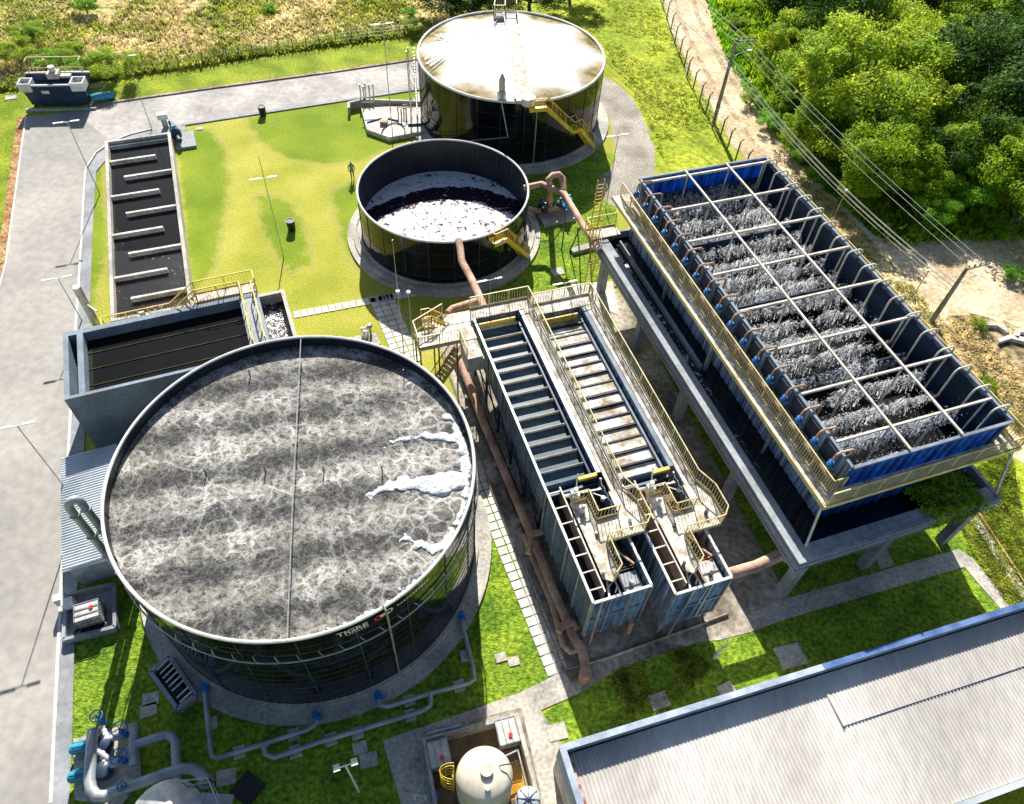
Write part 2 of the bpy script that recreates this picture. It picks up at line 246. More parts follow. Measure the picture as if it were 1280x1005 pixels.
# ------------------------------------------------------------------ mesh builder
class B:
    def __init__(s, fr=None): s.v = []; s.f = []; s.c = []; s.m = fr
    def add(s, vs, fs):
        o = len(s.v); s.c.append((o, len(s.f)))
        for p in vs:
            p = Vector(p); s.v.append(s.m @ p if s.m else p)
        s.f += [tuple(i+o for i in f) for f in fs]; return s
    def box(s, x0, y0, z0, x1, y1, z1):
        return s.add([(x0, y0, z0), (x1, y0, z0), (x1, y1, z0), (x0, y1, z0), (x0, y0, z1), (x1, y0, z1), (x1, y1, z1), (x0, y1, z1)],
                     [(3, 2, 1, 0), (4, 5, 6, 7), (0, 1, 5, 4), (1, 2, 6, 5), (2, 3, 7, 6), (3, 0, 4, 7)])
    def prism(s, pts, z0, z1):
        n = len(pts); a = [(p[0], p[1], z0) for p in pts]+[(p[0], p[1], z1) for p in pts]
        return s.add(a, [tuple(range(n))[::-1], tuple(range(n, 2*n))]+[(i, (i+1) % n, n+(i+1) % n, n+i) for i in range(n)])
    def sheet(s, pts, z): return s.add([(p[0], p[1], z) for p in pts], [tuple(range(len(pts)))])
    def cyl(s, x, y, z0, z1, r, r2=None, n=20, cap=True):
        r2 = r if r2 is None else r2
        a = [(x+q*math.cos(t), y+q*math.sin(t), z) for q, z in ((r, z0), (r2, z1)) for t in (2*math.pi*i/n for i in range(n))]
        f = [(i, (i+1) % n, n+(i+1) % n, n+i) for i in range(n)]
        if cap: f += [tuple(range(n))[::-1], tuple(range(n, 2*n))]
        return s.add(a, f)
    def ring(s, x, y, z0, z1, r0, r1, n=96):
        a = []
        for r, z in ((r0, z0), (r1, z0), (r1, z1), (r0, z1)):
            a += [(x+r*math.cos(2*math.pi*i/n), y+r*math.sin(2*math.pi*i/n), z) for i in range(n)]
        f = []
        for k in range(4):
            for i in range(n):
                j = (i+1) % n; k2 = (k+1) % 4; f.append((k*n+i, k*n+j, k2*n+j, k2*n+i))
        return s.add(a, f)
    def lathe(s, x, y, prof, n=32):
        a = [(x+r*math.cos(2*math.pi*i/n), y+r*math.sin(2*math.pi*i/n), z) for r, z in prof for i in range(n)]
        f = [(k*n+i, k*n+(i+1) % n, (k+1)*n+(i+1) % n, (k+1)*n+i) for k in range(len(prof)-1) for i in range(n)]
        f += [tuple(range(n))[::-1], tuple(range((len(prof)-1)*n, len(prof)*n))]
        return s.add(a, f)
    def tube(s, pts, r, n=8, closed=False):
        pts = [Vector(p) for p in pts]; N = len(pts); a = []
        up = None
        for i, p in enumerate(pts):
            if closed: t = (pts[(i+1) % N]-pts[i-1])
            else: t = (pts[min(i+1, N-1)]-pts[max(i-1, 0)])
            t.normalize()
            if up is None:
                up = Vector((0, 0, 1)) if abs(t.z) < .9 else Vector((1, 0, 0))
            e1 = (up - t*up.dot(t)).normalized(); e2 = t.cross(e1); up = e1
            rr = r[i] if isinstance(r, (list, tuple)) else r
            a += [p+e1*rr*math.cos(2*math.pi*k/n)+e2*rr*math.sin(2*math.pi*k/n) for k in range(n)]
        f = []
        for i in range(N if closed else N-1):
            j = (i+1) % N
            for k in range(n): f.append((i*n+k, i*n+(k+1) % n, j*n+(k+1) % n, j*n+k))
        if not closed: f += [tuple(range(n))[::-1], tuple(range((N-1)*n, N*n))]
        return s.add(a, f)
    def bar(s, a, b, w=.05, h=None):
        """rectangular bar from a to b"""
        a = Vector(a); b = Vector(b); h = h or w; t = (b-a).normalized()
        up = Vector((0, 0, 1)) if abs(t.z) < .95 else Vector((1, 0, 0))
        e1 = t.cross(up).normalized()*w/2; e2 = e1.cross(t).normalized()*h/2
        vs = [p+i*e1+j*e2 for p in (a, b) for i, j in ((-1, -1), (1, -1), (1, 1), (-1, 1))]
        return s.add(vs, [(0, 1, 2, 3), (7, 6, 5, 4), (0, 4, 5, 1), (1, 5, 6, 2), (2, 6, 7, 3), (3, 7, 4, 0)])
    def corr(s, a, b, z0, z1, depth=.06, pitch=.3, th=.03, nrm=1):
        """corrugated sheet standing on the line a-b"""
        a = Vector((a[0], a[1], 0)); b = Vector((b[0], b[1], 0)); t = b-a; Ln = t.length; t.normalize(); e = Vector((-t.y, t.x, 0))*nrm
        k = max(1, int(Ln/pitch)); prof = []
        for i in range(k):
            x = i*Ln/k; p = Ln/k
            prof += [(x, 0), (x+p*.40, 0), (x+p*.5, depth), (x+p*.9, depth)]
        prof.append((Ln, 0)); n = len(prof); vs = []
        for off in (0, th):
            for z in (z0, z1): vs += [a+t*x+e*(d+off)+Vector((0, 0, z)) for x, d in prof]
        f = []
        for i in range(n-1):
            f += [(i, i+1, n+i+1, n+i), (2*n+i, 3*n+i, 3*n+i+1, 2*n+i+1), (n+i, n+i+1, 3*n+i+1, 3*n+i), (i, 2*n+i, 2*n+i+1, i+1)]
        f += [(0, n, 3*n, 2*n), (n-1, 3*n-1, 4*n-1, 2*n-1)]
        return s.add(vs, f)
    def rail(s, pts, h=1.1, step=.16, w=.035, post=1.6, bar=.018, toe=.12):
        pts = [Vector(p) for p in pts]
        for a, b in zip(pts, pts[1:]):
            L_ = (b-a).length; up = Vector((0, 0, h))
            s.bar(a+up, b+up, w*1.4); s.bar(a+up*.08, b+up*.08, w)
            if toe: s.bar(a+Vector((0, 0, toe/2)), b+Vector((0, 0, toe/2)), .015, toe)
            k = max(1, int(L_/step))
            for i in range(k+1):
                p = a.lerp(b, i/k); s.bar(p+up*.08, p+up, bar)
            k = max(1, round(L_/post))
            for i in range(k+1):
                p = a.lerp(b, i/k); s.bar(p, p+up, w*1.3)
        return s
    def objs(s, name, m, parent=None, smooth=False):
        """every shape added becomes a mesh of its own"""
        for i, (v0, f0) in enumerate(s.c):
            v1, f1 = s.c[i+1] if i+1 < len(s.c) else (len(s.v), len(s.f))
            q = B(); q.v = s.v[v0:v1]; q.f = [tuple(k-v0 for k in f) for f in s.f[f0:f1]]; q.obj(name, m, parent, smooth)
    def obj(s, name, m, parent=None, smooth=False, sub=None, org=None):
        me = bpy.data.meshes.new(name)
        o = bpy.data.objects.new(name, me); COL.objects.link(o)
        if parent is not None:
            me.from_pydata([tuple(v) for v in s.v], [], s.f); o.parent = parent
            o.matrix_parent_inverse = Matrix.Translation(root_of(parent)).inverted()
        else:
            me.from_pydata([tuple(v) for v in s.v], [], s.f)
        me.materials.append(M[m] if isinstance(m, str) else m)
        if smooth:
            for p in me.polygons: p.use_smooth = True
            me.set_sharp_from_angle(angle=math.radians(40))
        me.update(); return o
ORG = {}
def root_of(p):
    return ORG.get(p.name, (0, 0, 0))
def thing(name, label, cat, loc=(0, 0, 0), group=None):
    o = bpy.data.objects.new(name, None); COL.objects.link(o); o.location = loc; o.empty_display_size = .5
    ORG[o.name] = tuple(loc); o['label'] = label; o['category'] = cat
    if group: o['group'] = group
    return o
def tag(o, label, cat, group=None, kind=None):
    o['label'] = label; o['category'] = cat
    if group: o['group'] = group
    if kind: o['kind'] = kind
    return o
def struct(o): o['kind'] = 'structure'; return o
def stuff(o, label, cat): o['label'] = label; o['category'] = cat; o['kind'] = 'stuff'; return o
def copy_tree(r, delta, label=None):
    def cp(o, par):
        c = o.copy(); COL.objects.link(c)
        if par is not None: c.parent = par
        for ch in o.children: cp(ch, c)
        return c
    c = cp(r, None); c.location = Vector(r.location)+Vector(delta)
    if label: c['label'] = label
    return c
def FR(o, az): return Matrix.Translation((o[0], o[1], 0)) @ Matrix.Rotation(math.radians(az), 4, 'Z')
def smoothpoly(pts, k=6, jit=0, seed=0):
    out = []; n = len(pts)
    for i in range(n):
        p0, p1, p2, p3 = (Vector(pts[(i+j) % n][:2]) for j in (-1, 0, 1, 2))
        for t in (q/k for q in range(k)):
            v = .5*((2*p1)+(-p0+p2)*t+(2*p0-5*p1+4*p2-p3)*t*t+(-p0+3*p1-3*p2+p3)*t**3)
            if jit: v = v+Vector((noise.noise((v.x*.9, v.y*.9, seed)), noise.noise((v.x*.9, v.y*.9, seed+9))))*jit
            out.append((v.x, v.y))
    return out
def gp(px, z=0): return [G(x, y, z) for x, y in px]
# ------------------------------------------------------------------ ground
struct(B().sheet([(-1500, -1500), (1500, -1500), (1500, 1500), (-1500, 1500)], 0).obj('ground', 'lawn'))
def area(name, px, m, z, smooth=False, jit=0, seed=1):
    p = gp(px); p = smoothpoly(p, 6, jit, seed) if smooth else [(q.x, q.y) for q in p]
    return struct(B().sheet(p, z).obj(name, m))
area('field', [(-700, 250), (-60, 124), (0, 113), (60, 106), (110, 101), (150, 96), (210, 88), (300, 73), (400, 58), (520, 43), (560, 20), (575, -30), (560, -120), (400, -220), (-900, -220), (-1500, 0)], 'field', .02, True, .5)
area('lawn_strip', [(-700, 262), (-60, 130), (0, 118), (110, 105), (210, 92), (300, 78), (400, 63), (530, 46), (530, 75), (400, 92), (250, 116), (115, 131), (100, 140), (35, 145), (0, 330), (-60, 700), (-300, 700)], 'lawn_dark', .008)
area('grassy_slope', [(690, -60), (640, 10), (770, 90), (800, 150), (830, 215), (925, 200), (850, 60), (815, -60)], 'lawn_rough', .008, True, .5)
def lawn_mat():
    m, n, L, b, tc = nodes('mown_lawn'); at_ = n.new('ShaderNodeAttribute'); at_.attribute_name = 'lush'
    a = add(n, 'TexNoise'); a.inputs['Scale'].default_value = .9; a.inputs['Detail'].default_value = 7; a.inputs['Roughness'].default_value = .7; L.new(tc, a.inputs[0])
    f = math_(n, L, 'ADD', at_.outputs['Fac'], math_(n, L, 'MULTIPLY_ADD', a.outputs[0], .9, -.45))
    k = ramp(n, L, f, [(.30, 0.), (.62, 1.)])
    c = add(n, 'TexNoise'); c.inputs['Scale'].default_value = .22; c.inputs['Detail'].default_value = 4; L.new(tc, c.inputs[0])
    d = add(n, 'TexNoise'); d.inputs['Scale'].default_value = 7; d.inputs['Detail'].default_value = 5; d.inputs['Roughness'].default_value = .75; L.new(tc, d.inputs[0])
    pale = ramp(n, L, c.outputs[0], [(.35, (.32, .35, .045)), (.5, (.40, .40, .06)), (.65, (.47, .445, .09))])
    lush = ramp(n, L, c.outputs[0], [(.35, (.17, .26, .02)), (.65, (.27, .34, .03))])
    mx = add(n, 'Mix', data_type='RGBA'); L.new(k, mx.inputs[0]); L.new(pale, mx.inputs[6]); L.new(lush, mx.inputs[7])
    # tan worn fringe where the two grasses meet
    fr = ramp(n, L, f, [(.22, 0.), (.36, .55), (.52, 0.)]); m3 = add(n, 'Mix', data_type='RGBA'); L.new(fr, m3.inputs[0]); L.new(mx.outputs[2], m3.inputs[6]); m3.inputs[7].default_value = (.40, .36, .12, 1)
    m2 = add(n, 'Mix', data_type='RGBA', blend_type='MULTIPLY'); m2.inputs[0].default_value = 1; L.new(m3.outputs[2], m2.inputs[6])
    L.new(ramp(n, L, d.outputs[0], [(.3, .62), (.7, 1.25)]), m2.inputs[7]); L.new(m2.outputs[2], b.inputs['Base Color']); b.inputs['Roughness'].default_value = .9; b.inputs['Specular IOR Level'].default_value = .1
    bp = add(n, 'Bump'); bp.inputs['Strength'].default_value = .7; bp.inputs['Distance'].default_value = .1; L.new(d.outputs[0], bp.inputs['Height']); L.new(bp.outputs[0], b.inputs['Normal'])
    return m
def lawn():
    polys = [[(v.x, v.y) for v in gp(q)] for q in ([(222, 165), (262, 163), (280, 190), (285, 222), (276, 280), (268, 330), (240, 372)], [(308, 150), (345, 137), (430, 122), (540, 105), (545, 150), (500, 180), (450, 200), (405, 205), (360, 196), (330, 180)],
        [(322, 245), (345, 247), (366, 258), (380, 290), (385, 330), (362, 338), (345, 315), (330, 280)], [(415, 240), (440, 228), (456, 232), (475, 290), (450, 335), (430, 300)], [(105, 205), (122, 195), (132, 300), (112, 405), (100, 400)])]
    vs = []; at_ = []; x0, x1, y0, y1, st = -42., 16., 14., 78., .4; nx = int((x1-x0)/st)+1; ny = int((y1-y0)/st)+1
    def sd(p, poly):
        best = 1e9; c = False
        for (ax, ay), (bx, by) in zip(poly, poly[1:]+poly[:1]):
            dx, dy = bx-ax, by-ay; t = max(0, min(1, ((p[0]-ax)*dx+(p[1]-ay)*dy)/(dx*dx+dy*dy))); best = min(best, (p[0]-ax-t*dx)**2+(p[1]-ay-t*dy)**2)
            if (ay > p[1]) != (by > p[1]) and p[0] < (bx-ax)*(p[1]-ay)/(by-ay)+ax: c = not c
        return math.sqrt(best)*(1 if c else -1)
    for j in range(ny):
        for i in range(nx):
            p = (x0+i*st, y0+j*st); vs.append((p[0], p[1], .006)); d = max(sd(p, q) for q in polys); at_.append(max(0, min(1, .5+d/2.2)))
    me = bpy.data.meshes.new('lawn'); me.from_pydata(vs, [], [(j*nx+i, j*nx+i+1, (j+1)*nx+i+1, (j+1)*nx+i) for j in range(ny-1) for i in range(nx-1)])
    a = me.attributes.new('lush', 'FLOAT', 'POINT'); a.data.foreach_set('value', at_); o = bpy.data.objects.new('lawn', me); COL.objects.link(o); me.materials.append(lawn_mat()); struct(o)
lawn()
area('lawn_patch', [(660, 200), (760, 190), (765, 240), (775, 320), (740, 362), (640, 375), (600, 340)], 'lawn_green', .012, True, .6, 7)
area('lawn_patch', [(80, 690), (120, 700), (205, 740), (300, 840), (560, 600), (588, 530), (612, 552), (640, 700), (690, 850), (560, 905), (430, 1100), (60, 1100)], 'lawn_green', .012, True, .3, 8)
area('lawn_patch', [(640, 920), (770, 830), (880, 790), (1230, 700), (1260, 770), (700, 960)], 'lawn_green', .012, False)
area('lawn_patch', [(760, 380), (1300, 380), (1330, 640), (1150, 740), (990, 760), (860, 560)], 'lawn_green', .010, False)
area('lawn_patch', [(1180, 590), (1262, 550), (1330, 600), (1420, 760), (1290, 760), (1215, 670)], 'lawn_rough', .014, False)
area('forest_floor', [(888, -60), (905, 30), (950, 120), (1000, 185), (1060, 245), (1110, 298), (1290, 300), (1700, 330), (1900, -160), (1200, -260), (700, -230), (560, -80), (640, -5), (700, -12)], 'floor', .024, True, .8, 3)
area('dirt_road', [(800, -140), (828, -20), (836, 30), (862, 85), (895, 145), (925, 192), (980, 245), (1060, 330), (1160, 440), (1280, 580), (1420, 560), (1450, 320), (1300, 293), (1180, 300), (1105, 300), (1050, 252), (985, 192), (945, 130), (912, 75), (885, 5), (860, -140)], 'dirt', .03, True, .5, 2)
for a in ([(838, -40), (848, 20), (885, 95), (935, 170), (975, 215)], [(858, -40), (872, 20), (905, 85), (955, 160), (1000, 212)]):
    p = gp(a); b = B()
    for u, v in zip(p, p[1:]):
        e = (v-u).normalized(); e = Vector((-e.y, e.x, 0))*.28
        b.sheet([u-e, v-e, v+e, u+e], .036)
    struct(b.obj('dirt_road_rut', 'rut'))
area('rubble_ground', [(1185, 410), (1230, 395), (1300, 430), (1330, 520), (1290, 560), (1240, 500)], 'rocky', .038, True, .8, 5)
area('dry_verge', [(985, 205), (1060, 270), (1160, 380), (1290, 540), (1290, 560), (1150, 430), (1040, 290)], 'field', .034, True, .4, 5)
area('gravel_track', [(745, 95), (775, 108), (800, 140), (818, 190), (812, 240), (780, 262), (745, 235), (768, 200), (762, 150), (742, 130)], 'gravel', .02, True, .3, 5)
# roads
area('road', [(31, 146), (100, 139), (131, 131), (250, 114), (420, 91), (530, 74), (540, 110), (421, 126), (250, 153), (190, 163), (150, 176), (120, 192), (108, 210), (105, 240), (102, 300), (91, 470), (78, 715), (64, 1005), (55, 1250), (-420, 1250), (-160, 800), (-40, 500), (8, 330)], 'road', .025)
area('service_road', [(185, 124.5), (420, 92), (530, 75), (540, 109), (421, 125), (255, 151), (190, 160), (160, 170), (140, 178), (105, 150), (120, 137)], 'road2', .03)
def strip(name, px, w, m, z0, z1):
    p = gp(px); b = B()
    for u, v in zip(p, p[1:]):
        e = (v-u).normalized(); u = u-e*.02; v = v+e*.02; e = Vector((-e.y, e.x, 0))*w/2
        b.prism([u-e, v-e, v+e, u+e], z0, z1)
    return struct(b.obj(name, m))
area('pavement', [(190, 164), (165, 170), (140, 180), (122, 193), (110, 212), (107, 240), (104, 300), (93, 470), (80, 715), (66, 1005), (60, 1200), (88, 1200), (88, 1005), (91, 922), (94, 801), (106, 560), (112.5, 398), (116, 300), (119, 240), (121, 215), (135, 198), (155, 186), (185, 178), (232, 165), (232, 157)], 'pave', .09)
strip('kerb', [(190, 162), (163, 168.5), (138, 178.5), (120, 192), (108, 211), (105.5, 240), (102.5, 300), (91.5, 470), (78.5, 715), (64.5, 1005), (57, 1200)], .16, 'kerb', 0, .13)
strip('kerb', [(228, 157), (300, 146), (421, 127.5), (524, 112)], .3, 'pave', 0, .11)
strip('kerb', [(33, 145), (8, 330), (-38, 500), (-150, 800)], .15, 'kerb', 0, .12)
strip('earth_strip', [(27, 147), (2, 330), (-46, 500), (-160, 800)], .7, 'soil', 0, .05)
strip('kerb', [(106, 133.5), (131, 130), (250, 113), (420, 90), (528, 74)], .2, 'conc_dirty', 0, .14)
strip('ditch_edge', [(110, 131.5), (250, 111), (420, 88), (526, 72.5)], .35, 'soil', 0, .03)
# concrete slabs and paths
area('path', [(548, 425), (575, 405), (600, 380), (760, 350), (800, 400), (835, 470), (985, 748), (1149, 700), (1198, 687), (1214, 697), (1275, 768), (1262, 775), (1205, 709), (980, 775), (942, 789), (900, 800), (872, 803), (774, 836), (722, 868), (676, 888), (720, 960), (770, 1005), (800, 1100), (700, 1100), (520, 1010), (480, 930), (600, 885), (650, 865), (688, 848), (650, 720), (600, 600), (570, 500)], 'conc_dirty', .035)
area('path', [(478, 926), (600, 884), (650, 866), (690, 846), (704, 838), (722, 868), (676, 888), (690, 930), (740, 1005), (775, 1100), (700, 1100), (652, 885), (530, 915), (560, 1100), (530, 1100)], 'conc', .045)
area('path', [(985, 748), (1149, 700), (1198, 687), (1214, 697), (1275, 768), (1262, 775), (1205, 709), (980, 775), (942, 789), (930, 770)], 'conc', .045)
area('path', [(1085, 672), (1097, 668), (1118, 706), (1100, 712)], 'conc', .045)
area('path', [(663, 372), (715, 356), (765, 352), (775, 395), (750, 385), (675, 402)], 'conc_light', .05)
area('path', [(700, 800), (722, 868), (774, 836), (830, 815), (800, 760)], 'conc_dirty', .04)
strip('drain_channel', [(1185, 600), (1235, 675), (1300, 775)], .55, 'conc', 0, .06)
strip('drain_channel', [(1192, 596), (1242, 671), (1307, 771)], .12, 'soil', 0, .12)
def pavers(a, b, cols, w, n):
    """n rows of square pavers between a and b (photo points of the row centres)"""
    p, q = G(*a), G(*b); t = (q-p)/n; e = Vector((-t.y, t.x, 0)).normalized()
    m = B(); s = t.length*.43; tn = t.normalized()
    for i in range(n):
        for c in range(cols):
            o = p+t*(i+.5)+e*(c-(cols-1)/2)*w
            dx, dy = tn*s, e*w*.44
            m.prism([o-dx-dy, o+dx-dy, o+dx+dy, o-dx+dy], .012, .06)
    return struct(m.obj('paver_path', 'paver'))
pavers((583, 560), (698, 842), 2, .62, 27)
pavers((476, 370), (512, 455), 3, .62, 13)
pavers((367, 394), (520, 366), 1, .8, 18)
SL = [((626, 822), .6, 'path between the aeration tank and the stepping stones, left of a pair'), ((642, 827), .6, 'path between the aeration tank and the stepping stones, right of a pair'),
      ((228, 872-30), .45, 'sunlit grass below the container bund'), ((189, 874), .8, 'shaded grass beside the sampling box, upper of a pair'), ((186, 888), .8, 'shaded grass beside the sampling box, lower of a pair'),
      ((370, 941), .6, 'dark grass by the lowest pipe, beside a round cover'), ((461, 950), .85, 'dark grass near the twin-head floodlight'), ((450, 935), .7, 'dark grass just below the looping tank pipe'), ((283, 972), .9, 'dark grass right of the curved riser pipe'),
      ((824, 876), 1.0, 'weeds beside the long roofed building'), ((988, 820), 1.5, 'shaded lawn between the cooling tower and the long roof'), ((696, 915), 1.0, 'lawn edge at the corner of the chemical pit'),
      ((123, 107), 1.2, 'lawn strip right of the green pump by the road'), ((14, 122), 1.0, 'lawn left of the navy screening unit'), ((250, 161), .6, 'lawn beside the baffled channel far corner'),
      ((1050, 312+6), .9, 'bare earth right of the cooling tower'), ((697, 340), 1.0, 'lawn between the foam tank and the cooling tower'), ((908, 863), .9, 'lawn edge against the long blue fascia')]
for (p, w, lab) in SL:
    c = G(*p); b = B(FR((c.x, c.y), 22+random.uniform(-6, 6))); b.box(-w/2, -w/2*.8, 0, w/2, w/2*.8, .07)
    if w > 1.2: b.box(-w*.3, -w*.25, .07, w*.3, w*.25, .1)
    tag(b.obj('concrete_slab', 'conc'), 'flat concrete cover slab set in the '+lab, 'slab', 'concrete cover slabs set in the lawn')
# ------------------------------------------------------------------ tanks
def arc(cx, cy, r, z, a0=0, a1=360, n=96):
    return [(cx+r*math.cos(math.radians(a0+(a1-a0)*i/n)), cy+r*math.sin(math.radians(a0+(a1-a0)*i/n)), z) for i in range(n+(a1-a0 < 360))]
def tank(name, label, c, R, h, slab, rings, nseam, waterz, watermat, rimr=.09):
    x, y = c; t = thing(name, label, 'tank', (x, y, 0))
    B().ring(x, y, .2, h, R-.05, R, 144).obj('wall', 'glass_steel', t, True)
    B().ring(x, y, max(.2, waterz-.8), h-.02, R-.13, R-.06, 144).obj('inner_lining', 'inner', t, True)
    B().tube(arc(x, y, R-.05, h, n=144)[:144], rimr, 8, True).obj('rim', 'rimw', t, True)
    b = B()
    for z in rings: b.tube(arc(x, y, R+.005, z, n=120)[:120], .014, 5, True)
    b.obj('stiffening_ring', 'seam', t, True)
    b = B()
    for i in range(nseam):
        a = 2*math.pi*(i+.3)/nseam; p = Vector((x+math.cos(a)*(R+.012), y+math.sin(a)*(R+.012), .2)); b.bar(p, p+Vector((0, 0, h-.25)), .05)
        q = Vector((x+math.cos(a)*(R-.15), y+math.sin(a)*(R-.15), waterz)); b.bar(q, q+Vector((0, 0, h-waterz-.1)), .04)
    b.obj('panel_seam', 'seam', t)
    if slab:
        b = B(); b.cyl(x, y, 0, .2, slab, n=96); b.ring(x, y, .15, .42, R+.02, R+.22, 96); b.obj('base_slab', 'conc', t, False)
    if watermat:
        B().cyl(x, y, waterz-.05, waterz, R-.12, n=96).obj('liquid', watermat, t)
    return t
BT = (-10.6, 20.42); ST = (-6.59, 50.18); FT = (-2.27, 68.75)
big = tank('aeration_tank', 'huge open round tank with black wall and bubbling brown water', BT, 9.0, 8.5, 10.0, [.8+.62*i for i in range(12)], 22, 7.85, 'aer', .085)
b = B(); b.tube(arc(*BT, 9.14, 6.5, n=120)[:120], .045, 6, True)
for i in range(60):
    a = math.radians(6*i); ca, sa = math.cos(a), math.sin(a); x, y = BT
    b.tube([(x+9.02*ca, y+9.02*sa, 6.95), (x+9.16*ca-.12*sa, y+9.16*sa+.12*ca, 6.8), (x+9.14*ca-.2*sa, y+9.14*sa+.2*ca, 6.52)], .018, 5)
b.obj('ring_pipe', 'steel', big, True)
B().tube([G(376, 424, 8.62), G(366, 620, 8.55), G(358.5, 802, 8.62)], .028, 6).obj('crossing_pipe', 'steel', big, True)
b = B()
for p in ((258, 593), (332, 590), (405, 590), (478, 590), (313, 470), (505, 470)):
    q = G(*p, 7.85); b.tube([q-Vector((0, 0, .3)), q+Vector((0, 0, .55))], .035, 5)
b.obj('probe', 'seam', big)
def onwall(px, py, R, c, z): q = G(px, py, z); a = math.atan2(q.y-c[1], q.x-c[0]); return a
a = onwall(478, 757, 9, BT, 8.5)
B().tube([(BT[0]+r*math.cos(a), BT[1]+r*math.sin(a), z) for r, z in ((8.9, 8.65), (9.16, 8.6), (9.22, 8.2), (9.22, .3))], .05, 6).obj('drop_pipe', 'steel', big, True)
# thick foam rafts
def raft(name, pts, r0, r1, z, n, mt='foam_thick', seed=3, flat=.34):
    rnd = random.Random(seed); import bmesh as bmm
    bm = bmm.new(); P = [Vector(p) for p in pts]
    for i in range(n):
        s = i/(n-1)*(len(P)-1); k = min(int(s), len(P)-2); p = P[k].lerp(P[k+1], s-k)
        r = (r0+(r1-r0)*i/(n-1))*rnd.uniform(.75, 1.15)
        for q in range(3):
            pp = p+Vector((rnd.gauss(0, r*.35), rnd.gauss(0, r*.35), 0)); rr = r*rnd.uniform(.5, .9)
            dd = math.hypot(pp.x-BT[0], pp.y-BT[1])
            if dd+rr*.9 > 8.85 and z > 5: rr = max(.12, (8.85-dd)*.9)
            if dd > 8.75 and z > 5: continue
            rr *= 1 if q == 0 else rnd.choice((.8, .6)); pp = pp if q == 0 else pp+Vector((rnd.gauss(0, r*.22), rnd.gauss(0, r*.22), 0))
            bmm.ops.create_icosphere(bm, subdivisions=2, radius=rr, matrix=Matrix.Translation((pp.x, pp.y, z)) @ Matrix.Diagonal((1, 1, flat, 1)))
    me = bpy.data.meshes.new(name); bm.to_mesh(me); bm.free(); o = bpy.data.objects.new(name, me); COL.objects.link(o); me.materials.append(M[mt])
    md = o.modifiers.new('r', 'REMESH'); md.mode = 'VOXEL'; md.voxel_size = .08; md.use_smooth_shade = True
    sm = o.modifiers.new('s', 'SMOOTH'); sm.iterations = 10
    tx = bpy.data.textures.new(name, 'CLOUDS'); tx.noise_scale = .35; dm = o.modifiers.new('d', 'DISPLACE'); dm.texture = tx; dm.strength = .16; dm.mid_level = .5
    return o
for pts, r0, r1, lab, sd in (([(477, 560), (500, 549), (530, 545), (560, 548), (578, 547), (588, 560)], .14, .5, 'upper of the three on the brown water', 1),
        ([(460, 622), (480, 611), (510, 603), (545, 608), (570, 600), (590, 598)], .22, .75, 'middle and thickest of the three on the brown water', 2),
        ([(458, 686), (485, 679), (510, 674), (540, 688), (560, 678), (575, 660)], .10, .45, 'lowest of the three on the brown water', 3)):
    stuff(raft('foam_raft', gp(pts, 7.85), r0, r1, 7.87, 46, seed=sd), 'thick white foam raft drifting from the right rim, '+lab, 'foam')
rim_pts = [Vector((BT[0]+8.62*math.cos(math.radians(t)), BT[1]+8.62*math.sin(math.radians(t)), 7.85)) for t in range(-82, 34, 4)]
stuff(raft('foam_edge', rim_pts,   .14, .42, 7.87, 90, seed=9), 'band of white foam hugging the sunlit right edge of the bubbling tank', 'foam')
def wrap_text(txt, size, c, R, a0, z, m, parent, name, xo=0):
    cu = bpy.data.curves.new(name, 'FONT'); cu.body = txt; cu.size = size; cu.extrude = .0; cu.offset = size*.025; cu.space_character = 1.0
    o = bpy.data.objects.new(name, cu); COL.objects.link(o); bpy.context.view_layer.update()
    me = bpy.data.meshes.new_from_object(o.evaluated_get(bpy.context.evaluated_depsgraph_get())); bpy.data.objects.remove(o)
    for v in me.vertices:
        a = a0+(v.co.x+xo)/R; v.co = Vector((c[0]+R*math.cos(a), c[1]+R*math.sin(a), z+v.co.y))
    me.materials.append(M[m]); o = bpy.data.objects.new(name, me); COL.objects.link(o); o.parent = parent
    o.matrix_parent_inverse = Matrix.Translation(root_of(parent)).inverted(); return o
a0 = onwall(419, 789, 9, BT, 8.5)
wrap_text('TIGRE', .52, BT, 9.05, a0, 7.86, 'white', big, 'lettering')
b = B()
for i in range(8):
    x0 = .35+i*.14; vs = [(BT[0]+9.05*math.cos(a0+x/9), BT[1]+9.05*math.sin(a0+x/9), z) for x, z in ((x0, 7.70), (x0+.09, 7.70), (x0+.09, 7.76), (x0, 7.76))]
    b.add(vs, [(0, 1, 2, 3)])
b.obj('lettering', 'white', big)
def disc(b, a, z, r, e=1, n=18, R=9.05, hole=0):
    if hole: vs = [(BT[0]+R*math.cos(a+q*math.cos(t)/9), BT[1]+R*math.sin(a+q*math.cos(t)/9), z+q*math.sin(t)*e) for q in (hole, r) for t in (2*math.pi*i/n for i in range(n))]; b.add(vs, [(i, (i+1) % n, n+(i+1) % n, n+i) for i in range(n)])
    else: vs = [(BT[0]+R*math.cos(a+r*math.cos(t)/9), BT[1]+R*math.sin(a+r*math.cos(t)/9), z+r*math.sin(t)*e) for t in (2*math.pi*i/n for i in range(n))]; b.add(vs, [tuple(range(n))])
ae = a0+1.95/9
b = B(); disc(b, ae, 8.0, .26, .9, hole=.16); b.obj('emblem', 'red', big)
b = B(); disc(b, ae+.02, 8.05, .17, .8, R=9.06); disc(b, ae+.045, 7.93, .12, .8, R=9.065); b.obj('emblem', 'white', big)
ar = onwall(482, 763, 9, BT, 8.5)+.02
b = B(); disc(b, ar, 8.05, .21, 1, hole=.12)
rr = random.Random(4)
